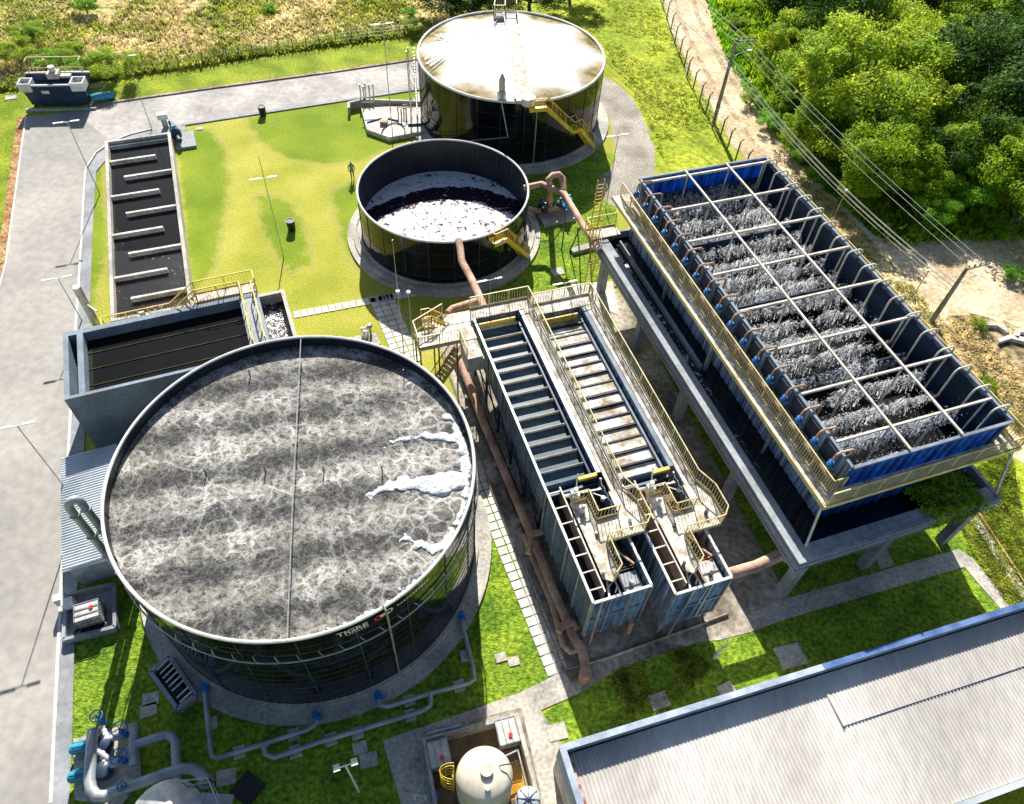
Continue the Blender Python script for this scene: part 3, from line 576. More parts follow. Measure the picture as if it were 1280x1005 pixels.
for i in range(11):
    x0 = .42+i*.17; hh = rr.uniform(.10, .16); vs = [(BT[0]+9.05*math.cos(ar+x/9), BT[1]+9.05*math.sin(ar+x/9), z) for x, z in ((x0, 7.98), (x0+.11, 7.98), (x0+.11, 7.98+hh), (x0, 7.98+hh))]
    b.add(vs, [(0, 1, 2, 3)])
b.obj('lettering', 'white', big)

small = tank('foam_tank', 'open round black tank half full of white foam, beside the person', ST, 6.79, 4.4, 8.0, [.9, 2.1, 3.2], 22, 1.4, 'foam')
B().ring(*ST, .2, .34, 7.3, 7.5, 96).obj('slab_kerb', 'conc', small)
def stair(parent, pts, w, m='yellow', side=None, n=None, rm='rail_orange', h=1.0):
    """pts: (x, y, z) polyline of flat and sloping runs, w: sideways vector"""
    w = Vector(w); P = [Vector(p) for p in pts]; s = B(); tr = B(); r = B()
    for a, b_ in zip(P, P[1:]):
        for o in (Vector(), w):
            s.bar(a+o, b_+o, .06, .30); 
        if abs(a.z-b_.z) > .2:
            k = int(abs(a.z-b_.z)/.19)
            for i in range(k+1):
                p = a.lerp(b_, (i+.5)/(k+1)); e = (b_-a); e.z = 0; e = e.normalized()*.13
                tr.add([p-e, p+e, p+e+w, p-e+w], [(0, 1, 2, 3)]); tr.add([p-e-Vector((0, 0, .03)), p+e-Vector((0, 0, .03)), p+e+w-Vector((0, 0, .03)), p-e+w-Vector((0, 0, .03))], [(3, 2, 1, 0)])
        else:
            tr.add([a, b_, b_+w, a+w], [(0, 1, 2, 3)]); tr.add([q-Vector((0, 0, .05)) for q in (a, b_, b_+w, a+w)], [(3, 2, 1, 0)])
    s.obj('stringer', m, parent); tr.obj('tread', 'deck', parent)
    for o in (Vector(), w):
        r.rail([p+o for p in P], h, .22, .04, 1.2, .02, 0)
    r.obj('handrail', rm, parent)
def tangent_stair(label, c, R, stations, w=.75):
    """stair hugging a round tank; stations = (angle deg, z)"""
    p0 = (c[0]+R*math.cos(math.radians(stations[0][0])), c[1]+R*math.sin(math.radians(stations[0][0])), 0)
    t = thing('access_stair', label, 'stair', p0); P = []
    for a, z in stations: P.append(Vector((c[0]+(R+.12)*math.cos(math.radians(a)), c[1]+(R+.12)*math.sin(math.radians(a)), z)))
    s = B(); tr = B(); r = B()
    def off(p, k): d = Vector((p.x-c[0], p.y-c[1], 0)).normalized(); return p+d*k
    for a, b_ in zip(P, P[1:]):
        for o in (0, w): s.bar(off(a, o), off(b_, o), .07, .34)
        k = max(1, int(abs(a.z-b_.z)/.2)) if abs(a.z-b_.z) > .2 else 0
        if k:
            for i in range(k):
                p = a.lerp(b_, (i+.1)/k); q = a.lerp(b_, (i+.8)/k); q.z = p.z; tr.add([p, q, off(q, w), off(p, w)], [(0, 1, 2, 3)])
        else: tr.add([a, b_, off(b_, w), off(a, w)], [(0, 1, 2, 3)])
    s.obj('stringer', 'yellow', t); tr.obj('tread', 'yellow', t)
    r.rail([off(p, w) for p in P], 1.0, .2, .045, 1.2, .022, 0); r.rail([off(p, 0) for p in P[1:]], 1.0, .2, .045, 1.2, .022, 0); r.obj('handrail', 'rail_orange', t)
    return t
def angs(c, px, z): q = G(*px, z); return math.degrees(math.atan2(q.y-c[1], q.x-c[0]))
# ladder guard on foam tank
sa = angs(ST, (612, 302), 3.9); sb = angs(ST, (622, 297), 3.9)
ts = tangent_stair('short yellow stair climbing the right side of the foam filled tank', ST, 6.8, [(sa, 4.0), (sa+9, 4.0), (sa+22, 2.0), (sa+33, .25)])
pf = [Vector((ST[0]+r*math.cos(math.radians(a_)), ST[1]+r*math.sin(math.radians(a_)), 4.0)) for r, a_ in ((6.9, sa), (7.7, sa), (7.7, sa+9))]
B().rail([Vector((p.x, p.y, p.z)) for p in pf], 1.05, .2, .04, 1.2, .02).obj('guard', 'rail', ts)
far = tank('covered_tank', 'round black tank with a dazzling white dirty membrane roof', FT, 8.69, 6.4, 9.9, [1.3, 2.6, 3.9, 5.2], 26, 5.0, None, .12)
b = B(); n = 96; vs = [(FT[0], FT[1], 6.75)]; fs = []
rr_ = (1.5, 3, 4.5, 6, 7.2, 8.1, 8.6)
for k, r in enumerate(rr_):
    for i in range(n):
        a = 2*math.pi*i/n; z = 6.8-.42*(r/8.6)**1.5; 
        if r > 6: z -= .10*abs(math.cos(4*a+math.pi/2))*(r-6)/2.6
        vs.append((FT[0]+r*math.cos(a), FT[1]+r*math.sin(a), z))
fs = [(0, 1+i, 1+(i+1) % n) for i in range(n)]
for k in range(len(rr_)-1):
    fs += [(1+k*n+i, 1+(k+1)*n+i, 1+(k+1)*n+(i+1) % n, 1+k*n+(i+1) % n) for i in range(n)]
b.add(vs, fs); b.obj('roof_cover', 'cover', far, True)
p, q = G(654, 126, 6.75), G(638, 18, 6.95); t_ = (q-p).normalized(); e = Vector((-t_.y, t_.x, 0))*.62
b = B(); b.add([p-e, p+e, q+e, q-e]+[v-Vector((0, 0, .3)) for v in (p-e, p+e, q+e, q-e)], [(0, 3, 2, 1), (4, 5, 6, 7), (0, 1, 5, 4), (1, 2, 6, 5), (2, 3, 7, 6), (3, 0, 4, 7)]); b.objs('walkway', 'deck', far)
b = B()
for o in (e, -e): b.bar(p+o*1.05+Vector((0, 0, .10)), q+o*1.05+Vector((0, 0, .10)), .10, .24)
b.objs('walkway_edge', 'seam', far)
b = B(); z7 = 6.95; pl = [G(617, 22, z7), G(619, 14, z7), G(645, 14, z7), G(645, 20, z7)]
b.rail(pl, 1.15, .2, .045, 1.2, .022); b.rail([pl[0], G(631, 22, z7), G(631, 14, z7)], 1.15, .3, .045, 1.2, .022); b.obj('guard', 'rail', far)
b = B(); b.prism([(v.x, v.y) for v in pl], 6.6, 6.9); b.obj('platform', 'conc_grey', far)
b = B()
for (x0, y0, x1, y1) in ((616, 22, 590, 52), (621, 26, 596, 54), (531, 74, 551, 60), (533, 80, 556, 66), (538, 82, 560, 68), (545, 44, 564, 50), (550, 42, 566, 52)):
    b.bar(G(x0, y0, 6.7), G(x1, y1, 6.75), .07)
b.objs('roof_strut', 'steel', far)
v0 = G(627, 122, 6.5); b = B(); b.cyl(v0.x, v0.y, 6.3, 7.2, .38, n=14); b.cyl(v0.x, v0.y, 7.2, 8.1, .30, n=14); b.cyl(v0.x, v0.y, 8.1, 8.7, .30, .05, n=14); b.obj('vent_stack', 'steel', far, True)
v1 = G(660, 127, 6.5); B().cyl(v1.x, v1.y, 6.3, 6.95, .6, n=20).obj('roof_hatch', 'white', far, True)
b = B(); b.tube([G(628, 124, 6.5), G(628, 124, 6.5)+Vector((.0, -.45, -.3)), (FT[0]+.3, FT[1]-8.85, 3.2), (FT[0]-3.4, FT[1]-8.3, 2.2)], .06, 6)
b.tube([(FT[0]+2.7, FT[1]-8.4, 6.3), (FT[0]+2.7, FT[1]-8.4, .3)], .06, 6); b.obj('drop_pipe', 'steel', far, True)
s0 = angs(FT, (664, 131), 6.2)
tangent_stair('long yellow stair zigzagging down the right flank of the covered tank', FT, 8.72, [(s0-2, 6.2), (s0+7, 6.2), (s0+25, 3.3), (s0+30, 3.3), (s0+42, 1.0), (s0+46, .25)], .85)
# scaffold ladder on the left flank
lad = thing('caged_ladder', 'tall grey caged ladder on the left flank of the covered tank', 'ladder', (FT[0]-8.9, FT[1]-1.5, 0)); b = B()
for dx, dy in ((0, 0), (0, .7), (-.6, 0), (-.6, .7)): b.bar((FT[0]-8.85+dx, FT[1]-2+dy, .2), (FT[0]-8.85+dx, FT[1]-2+dy, 6.9), .07)
b.obj('upright', 'steel', lad); b = B()
for i in range(22): b.bar((FT[0]-8.85, FT[1]-2, .4+i*.3), (FT[0]-8.85, FT[1]-1.3, .4+i*.3), .035)
for i in range(7): b.bar((FT[0]-8.85, FT[1]-2, .4+i*.9), (FT[0]-9.45, FT[1]-1.3, 1.3+i*.9), .03); b.bar((FT[0]-9.45, FT[1]-2, .4+i*.9), (FT[0]-9.45, FT[1]-1.3, 1.3+i*.9), .03)
b.obj('rung', 'steel', lad)
# pad with pipework left of the covered tank
pad = thing('equipment_pad', 'pale polygonal concrete pad with pipe stubs left of the covered tank', 'slab', G(490, 155))
pp = [(v.x, v.y) for v in gp([(452, 140), (459, 167), (487, 177), (536, 168), (560, 150), (540, 136)])]; B().prism(pp, 0, .45).obj('slab', 'conc_light', pad)
b = B(); w0 = gp([(437, 144), (437, 137), (455, 133), (540, 136)]);
for u, v in zip(w0, w0[1:]): b.bar(u+Vector((0, 0, .4)), v+Vector((0, 0, .4)), .25, .8)
b.obj('low_wall', 'conc', pad)
b = B()
for px in ((452, 128), (458, 126), (463, 128), (468, 127), (456, 130)):
    g = G(*px, .1); b.tube([g, g+Vector((0, 0, 1.9))], .07, 6)
for z in (.8, 1.5): b.tube([G(452, 128, z), G(468, 127, z)], .07, 6)
b.objs('pipe_manifold', 'steel', pad, True)
b = B(); c0 = G(494, 158, .5)
b.tube([(c0.x+1.1*math.cos(t/12*math.pi), c0.y-1.3+1.9*math.sin(t/12*math.pi), .52) for t in range(13)], .05, 6)
b.tube([G(459, 153, .5), G(477, 148, .5)], .08, 6); b.tube([G(485, 148, .5), G(497, 151, .5)], .08, 6); b.tube([G(510, 156, .55), G(530, 155, .55)], .1, 6)
b.obj('hose', 'seam', pad, True)
b = B()
for px in ((498, 146), (502, 148), (508, 146), (505, 143)):
    g = G(*px, .45); b.tube([g, g+Vector((0, 0, 1.0)), g+Vector((.4, .1, 1.0))], .07, 6)
g = G(480, 155, .45); b.box(g.x-.35, g.y-.25, .45, g.x+.35, g.y+.25, .8); b.obj('valve_stub', 'pink', pad, True)
# ------------------------------------------------------------------ baffled channel
fl = FR((-37.85, 58.1), 22.6); L0 = -23.7
ch = thing('baffled_channel', 'long narrow open concrete basin with eight baffles and black water', 'basin', (-37.85, 58.1, 0))
b = B(fl); b.box(0, L0, 0, .26, 0, 1.2); b.box(5.3, L0, 0, 5.56, 0, 1.2); b.box(.26, -.26, 0, 5.3, 0, 1.2); b.box(.26, L0, 0, 5.3, L0+.26, 1.2); b.obj('basin_wall', 'conc', ch)
B(fl).box(.26, L0+.26, .3, 5.3, -.26, .6).obj('water', 'water_brown', ch)
B(fl).add([(.3, L0+.3, .605), (5.28, L0+.3, .605), (5.28, L0+7.6, .605), (.3, L0+8.6, .605)], [(0, 1, 2, 3)]).obj('scum', 'speck', ch)
for i in range(8):
    v = -3.0-2.62*i; b = B(fl); u0, u1 = ((.26, 4.05) if i % 2 == 0 else (1.35, 5.3)); b.box(u0, v-.11, .3, u1, v+.11, .98); b.obj('baffle', 'conc_light', ch)
b = B(fl); b.box(.26, -.62, .5, 5.3, -.5, .95); b.obj('weir', 'conc_grey', ch)
# ------------------------------------------------------------------ tall settling basin
fs_ = FR((-26.1, 26.19), 24.2); T = 5.0
sb = thing('settling_basin', 'tall blue-grey rectangular basin with dark water and yellow footbridge', 'basin', (-26.1, 26.19, 0))
b = B(fs_)
b.box(0, 0, 0, .3, 5.75, T); b.box(.3, 0, 0, 12, .22, T); b.box(.3, 5.35, 0, 12, 5.75, T); b.box(.8, .22, 0, 1.15, 5.35, T); b.box(10.75, .22, 0, 11.0, 5.35, T); b.box(11.8, .22, 0, 12, 5.35, T)
b.obj('basin_wall', 'paint_grey', sb)
b = B(fs_); b.box(12, .0, 0, 13.7, .25, T-.3); b.box(12, 5.5, 0, 13.7, 5.75, T-.3); b.box(13.45, .25, 0, 13.7, 5.5, T-.3); b.obj('outlet_chamber', 'conc', sb)
B(fs_).box(12, .25, 2, 13.45, 5.5, T-1.1).obj('outlet_water', 'speck2', sb)
B(fs_).box(1.15, .22, 2, 10.75, 5.35, 4.25).obj('water', 'water_brown', sb); B(fs_).box(.3, .22, 2, .8, 5.35, 3.6).obj('channel_water', 'water', sb)
b = B(fs_)
for v in (1.35, 2.75, 4.15): b.box(1.15, v-.035, 4.2, 10.75, v+.035, 4.3)
b.obj('scum_bar', mat('algae', (.02, .028, .008), .7, col2=(.045, .055, .015), spec=.1), sb)
b = B(fs_); b.box(11.0, .22, T-.1, 11.8, 5.35, T+.03); b.obj('bridge_deck', 'conc_grey', sb)
gw = thing('service_footbridge', 'yellow railed footbridge with steps behind the tall settling basin', 'footbridge', fs_ @ Vector((6, 6.3, 0)))
b = B(fs_); b.box(2.2, 5.78, 3.55, 6.4, 6.7, 3.65); b.box(8.2, 5.78, T-.05, 12, 6.7, T+.05)
for i in range(7): b.box(6.4+i*.26, 5.8, 3.75+i*.19, 6.64+i*.26, 6.68, 3.79+i*.19)
b.obj('deck', 'deck', gw)
b = B(fs_); pts = [(2.2, 6.7, 3.65), (6.4, 6.7, 3.65), (8.2, 6.7, T), (12, 6.7, T)]; b.rail([(2.2, 5.8, 3.65)]+pts+[(12, 5.8, T)], 1.1, .2, .045); b.rail([(3.6, 5.85, 3.65), (6.4, 5.85, 3.65), (8.2, 5.85, T), (10.9, 5.85, T)], 1.1, .2, .045)
b.rail([(11.02, 5.85, T), (11.02, .3, T)], 1.1, .6, .05, bar=.025); b.rail([(11.78, 5.7, T), (11.78, .3, T)], 1.1, .6, .05, bar=.025); b.obj('handrail', 'rail_orange', gw)
b = B(fs_); b.box(2.0, 6.1, 3.4, 6.2, 6.5, 3.62); b.box(3.4, 6.0, 3.66, 5.4, 6.4, 4.0); b.box(2.3, 5.8, 0, 2.45, 5.95, 3.5); b.box(2.3, 6.5, 0, 2.45, 6.65, 3.5); b.box(6.2, 6.5, 0, 6.35, 6.65, 3.5); b.box(10, 6.5, 0, 10.15, 6.65, T-.1); b.objs('support_beam', 'yellow', gw)
b = B(fs_); b.cyl(4.6, 6.6, 4.1, 4.7, .2, n=12); b.box(4.2, 6.3, 3.9, 5, 6.9, 4.1); b.obj('drive_motor', 'steel', gw)
vp = thing('vent_pipe', 'thick upright grey pipe with an open top between road and channel', 'pipe', G(121, 406)); hb = tall((121, 406), (92, 360))
g = G(121, 406); B().cyl(g.x, g.y, 0, hb, .28, n=20).obj('riser', 'steel', vp, True); b = B(); b.bar((g.x, g.y, hb*.6), (g.x+1.2, g.y-.8, hb*.6), .1); b.obj('bracket', 'steel', vp)
# ------------------------------------------------------------------ shed, bund, container
fh = FR((-23.28, 16.97), 24)
sh = thing('blower_shed', 'low pale blue shed with ribbed metal roof beside the road', 'shed', (-22.84, 16.66, 0))
b = B(fh); b.box(.08, .08, 0, 2.95, 7.45, 2.15); b.obj('wall', mat('shed_wall', (.30, .36, .42), .6, col2=(.38, .44, .50)), sh)
b = B(fh); vs = []; N = 44
for i in range(N*2+1):
    v = -.1+7.7*i/(N*2); z = 2.28+(.05 if i % 2 else 0); vs += [(-.1, v, z), (3.05, v, z+.12)]
b.add(vs, [(2*i, 2*i+1, 2*i+3, 2*i+2) for i in range(N*2)]); b.obj('roof', 'shed_roof', sh)
b = B(fh); b.box(-.12, -.13, 2.14, 3.1, -.03, 2.28); b.obj('fascia', 'white', sh)
b = B(fh); b.box(1.0, .02, .1, 2.1, .07, 1.95); b.box(2.3, .02, .6, 2.75, .07, 1.9); b.obj('door', 'conc_grey', sh)
bp = gp([(84, 804), (148, 788), (146, 735), (88, 748)]); bn = thing('containment_bund', 'low grey walled bund holding the caged container', 'bund', G(118, 770))
b = B(); b.prism([(v.x, v.y) for v in bp], 0, .1)
for u, v in zip(bp, bp[1:]+bp[:1]): b.bar(u+Vector((0, 0, .28)), v+Vector((0, 0, .28)), .18, .55)
b.obj('bund_wall', 'conc_grey', bn)
def ibc(label, c, az, s=1.0, zb=.12):
    t = thing('bulk_container', label, 'container', (c[0], c[1], zb), 'square white liquid containers'); f = FR(c, az) @ Matrix.Translation((0, 0, zb))
    B(f).box(-.5*s, -.6*s, .0, .5*s, .6*s, .12).obj('pallet', 'black', t)
    B(f).box(-.47*s, -.57*s, .13, .47*s, .57*s, 1.12*s).obj('bottle', 'ibc', t); b = B(f)
    for i in range(7):
        u = -.5*s+i*s/6; b.bar((u, -.6*s, .1), (u, -.6*s, 1.15*s), .03); b.bar((u, .6*s, .1), (u, .6*s, 1.15*s), .03)
    for i in range(8):
        v = -.6*s+i*1.2*s/7; b.bar((-.5*s, v, .1), (-.5*s, v, 1.15*s), .03); b.bar((.5*s, v, .1), (.5*s, v, 1.15*s), .03)
    for z in (.4, .75, 1.15*s):
        for q in ((-.5, -.6, .5, -.6), (-.5, .6, .5, .6), (-.5, -.6, -.5, .6), (.5, -.6, .5, .6)): b.bar((q[0]*s, q[1]*s, z), (q[2]*s, q[3]*s, z), .03)
    for u in (-.17, .17): b.bar((u*s, -.6*s, 1.17*s), (u*s, .6*s, 1.17*s), .04)
    b.obj('cage', 'steel', t); B(f).cyl(.1, -.25, 1.12*s, 1.2*s, .11, n=14).obj('cap', 'red', t)
g = G(119, 775); ibc('white caged container standing in the bund by the blower shed', (g.x, g.y), 24+90)
for i, px in enumerate(((100, 793), (110, 790), (120, 787), (129, 784))):
    g = G(*px, .1); b = B(); b.tube(arc(g.x, g.y, .2, .3, n=14)[:14], .09, 6, True); o = b.obj('coiled_hose', 'black', None, True)
    tag(o, 'black hose coil in the container bund, number of four from the left: '+['first', 'second', 'third', 'fourth'][i], 'hose', 'hose coils in the bund')
for i, px in enumerate(((84, 757), (94, 762))):
    g = G(*px); t = thing('control_box', ('outer' if i == 0 else 'inner')+' white control box on a post by the container bund', 'box', g, 'control boxes'); B(FR(g, 24)).box(-.28, -.2, .5, .28, .2, 1.15).obj('cabinet', 'white', t); B(FR(g, 24)).box(-.06, -.06, 0, .06, .06, .5).obj('post', 'steel', t)
up = thing('gooseneck_air_pipe', 'tall thick grey inverted U pipe rising between shed and aeration tank', 'pipe', (-20.6, 17.35, 0))
z_ = 9.0; a_ = G(83, 630, z_); c_ = G(97, 622, z_); a_.z = c_.z = 0; m_ = (a_+c_)/2; d_ = (c_-a_)/2
pth = [a_+Vector((0, 0, .2)), a_+Vector((0, 0, z_-.4))]+[m_-d_*math.cos(t)+Vector((0, 0, z_-.4+.45*math.sin(t))) for t in (k*math.pi/8 for k in range(1, 8))]+[c_+Vector((0, 0, z_-.4)), c_+Vector((0, 0, .2))]
B().tube(pth, .2, 14).obj('pipe', 'pipe', up, True)
b = B()
for z in (2, 4, 6, 8): b.cyl(a_.x, a_.y, z, z+.08, .27, n=14); b.cyl(c_.x, c_.y, z, z+.08, .27, n=14)
b.bar(a_+Vector((0, 0, 5.8)), c_+Vector((0, 0, 5.8)), .08); b.objs('flange', 'steel', up)
# sampling box with rods
cr = gp([(190, 843), (215, 822), (250, 874), (226, 893)]); sbx = thing('sampling_box', 'tilted grey concrete box with white rods over a black opening', 'box', G(220, 858))
b = B(); c0 = sum(cr, Vector())/4
for u, v in zip(cr, cr[1:]+cr[:1]): b.bar(u+(c0-u)*.08+Vector((0, 0, .3)), v+(c0-v)*.08+Vector((0, 0, .3)), .2, .6)
b.obj('box_wall', 'conc_grey', sbx); b = B(); b.prism([(v.x, v.y) for v in (c0+(q-c0)*.86 for q in cr)], 0, .2); b.obj('pit_floor', 'black', sbx)
for i in range(8):
    s = .1+i*.105+(.06 if i > 5 else 0); p = cr[0].lerp(cr[3], s)*.72+cr[1].lerp(cr[2], s)*.28; q = cr[0].lerp(cr[3], s)*.1+cr[1].lerp(cr[2], s)*.9
    b = B(); b.tube([p+Vector((0, 0, .55)), q+Vector((0, 0, .7))], .04, 6); b.obj('rod', 'white', sbx)
# ring pipework round the aeration tank
def run(b, px, z, r, n=10): b.tube(gp(px, z), r, n)
tp = thing('tank_pipework', 'looping grey drain pipes with blue valves around the aeration tank foot', 'pipe', G(330, 935))
b = B(); run(b, [(256, 864), (263, 935), (265, 945), (272, 948), (326, 931), (385, 912), (394, 906), (396, 900)], .4, .12); b.obj('pipe', 'pipe', tp, True)
b = B(); run(b, [(334, 929), (330, 934), (332, 943), (343, 947), (400, 927), (448, 913), (530, 888), (538, 882), (538, 868)], .42, .13); b.obj('pipe', 'pipe', tp, True)
b = B(); run(b, [(473, 874), (476, 882), (486, 883), (537, 867), (586, 854), (593, 849), (592, 838), (577, 776)], .4, .12); b.obj('pipe', 'pipe', tp, True)
for px in ((256, 860), (396, 895), (473, 870), (577, 771)):
    g = G(*px, .45); b = B(FR(g, 0)); b.cyl(0, 0, .25, .62, .2, n=12); b.cyl(0, 0, .62, .95, .05, n=8); b.box(-.22, -.08, .28, .22, .08, .52); b.cyl(0, 0, .95, .99, .16, n=14); b.obj('valve', 'blue_valve', tp, True)
for px in ((265, 905), (300, 941), (368, 919), (370, 940), (414, 925), (447, 917), (512, 877), (513, 895), (574, 858), (582, 820)):
    g = G(*px); b = B(FR(g, 20)); b.box(-.28, -.28, 0, .28, .28, .2); b.obj('support_block', 'conc', tp)
# ------------------------------------------------------------------ pump station lower left
ps = thing('pump_station', 'grey header pipes with blue valves and teal motors at the road corner', 'pump station', G(130, 960))
b = B(); b.prism([(v.x, v.y) for v in gp([(93, 925), (172, 903), (178, 975), (150, 1010), (95, 1000)])], 0, .15); b.obj('slab', 'conc', ps)
b = B(); run(b, [(116, 912), (114, 940), (112, 975), (114, 987), (121, 995), (132, 995), (141, 990), (180, 977), (207, 967), (228, 961), (240, 961), (250, 966), (257, 976)], 1.1, .26, 14); b.obj('header_pipe', 'pipe', ps, True)
b = B(); run(b, [(168, 908), (167, 930), (167, 957)], .9, .22, 12); run(b, [(169, 931), (190, 924), (207, 919), (215, 921), (219, 929), (220, 950), (221, 976)], .9, .22, 12); b.obj('header_pipe', 'pipe', ps, True)
b = B(); run(b, [(115, 935), (139, 951), (150, 951)], .9, .15, 10); run(b, [(130, 925), (150, 921), (166, 915)], .8, .15); run(b, [(130, 960), (148, 954), (166, 950)], .8, .15); b.obj('branch_pipe', 'pipe', ps, True)
for px in ((129, 930), (129, 963)):
    g = G(*px, .7); b = B(FR(g, 24)); b.lathe(0, 0, [(.1, .3), (.38, .35), (.45, .6), (.38, .9), (.15, 1.0)], 18); b.box(-.9, -.18, .25, 0, .18, .6); b.obj('pump', 'navy', ps, True)
    b = B(); b.tube([(g.x-.35+.075*k, g.y+.75-.075*k, .85) for k in range(9)], [.17 if k % 2 else .12 for k in range(9)], 12)
    b.obj('bellows', 'white', ps, True)
for px in ((100, 935), (98, 970)):
    g = G(*px, .6); f = FR(g, 16) @ Matrix.Translation((0, 0, .62)) @ Matrix.Rotation(math.pi/2, 4, 'Y'); b = B(f); b.cyl(0, 0, -.35, .45, .26, n=16); b.cyl(0, 0, -.42, -.35, .2, n=16)
    for k in range(8): a = k*math.pi/4; b.box(.24*math.cos(a)-.02, .24*math.sin(a)-.02, -.3, .3*math.cos(a)+.02, .3*math.sin(a)+.02, .4)
    b.obj('motor', 'teal', ps, True)
def handwheel(b, f, z, r):
    b.cyl(f.x, f.y, z-.6, z, .05, n=8); b.tube(arc(f.x, f.y, r, z, n=20)[:20], .03, 6, True)
    for k in range(5): a = k*2*math.pi/5; b.bar((f.x, f.y, z), (f.x+r*math.cos(a), f.y+r*math.sin(a), z), .035)
    b.cyl(f.x, f.y, z-1.0, z-.45, .17, .12, n=10); b.box(f.x-.22, f.y-.1, z-1.05, f.x+.22, f.y+.1, z-.75)
for px, z, r in (((120, 895), 1.6, .28), ((149, 911), 1.75, .36), ((148, 945), 1.75, .36), ((152, 983), 1.5, .2)):
    b = B(); handwheel(b, G(*px, z), z, r); b.obj('valve', 'blue_valve', ps, True)
g = G(257, 977, .5); b = B(); b.ring(g.x, g.y, .45, .6, .2, .36, 20); b.cyl(g.x, g.y, 0, .45, .26, n=16); b.objs('flange', 'pipe', ps, True)
ct_ = thing('conical_roof_tank', 'grey cone roofed tank cut off by the bottom edge, beside the pump station', 'tank', G(205, 1040)); g = G(204, 1022, 3.6)
b = B(); b.lathe(g.x, g.y, [(1.5, 0), (1.5, 3.2), (1.58, 3.2), (1.58, 3.3), (.12, 4.1)], 28); b.obj('shell', 'steel', ct_, True)
b = B(); b.cyl(g.x+.25, g.y+.4, 3.9, 4.15, .16, n=12); b.obj('vent', 'white', ct_); b = B(); b.rail([(g.x+.5, g.y+1.3, 3.4), (g.x+1.6, g.y+1.5, 3.4), (g.x+2.4, g.y+.5, 3.4)], .9, .4); b.obj('guard', 'steel', ct_)
b = B(); b.box(g.x+1.2, g.y+.3, 3.2, g.x+2.6, g.y+1.1, 3.35); b.obj('platform', 'conc_grey', ct_)
g = G(310, 986); b = B(FR(g, 60)); b.box(-.6, -.6, 0, .6, .6, .12); o = b.obj('drain_grate', 'black'); tag(o, 'black square drain grate lying in the dark grass near the bottom', 'grate')
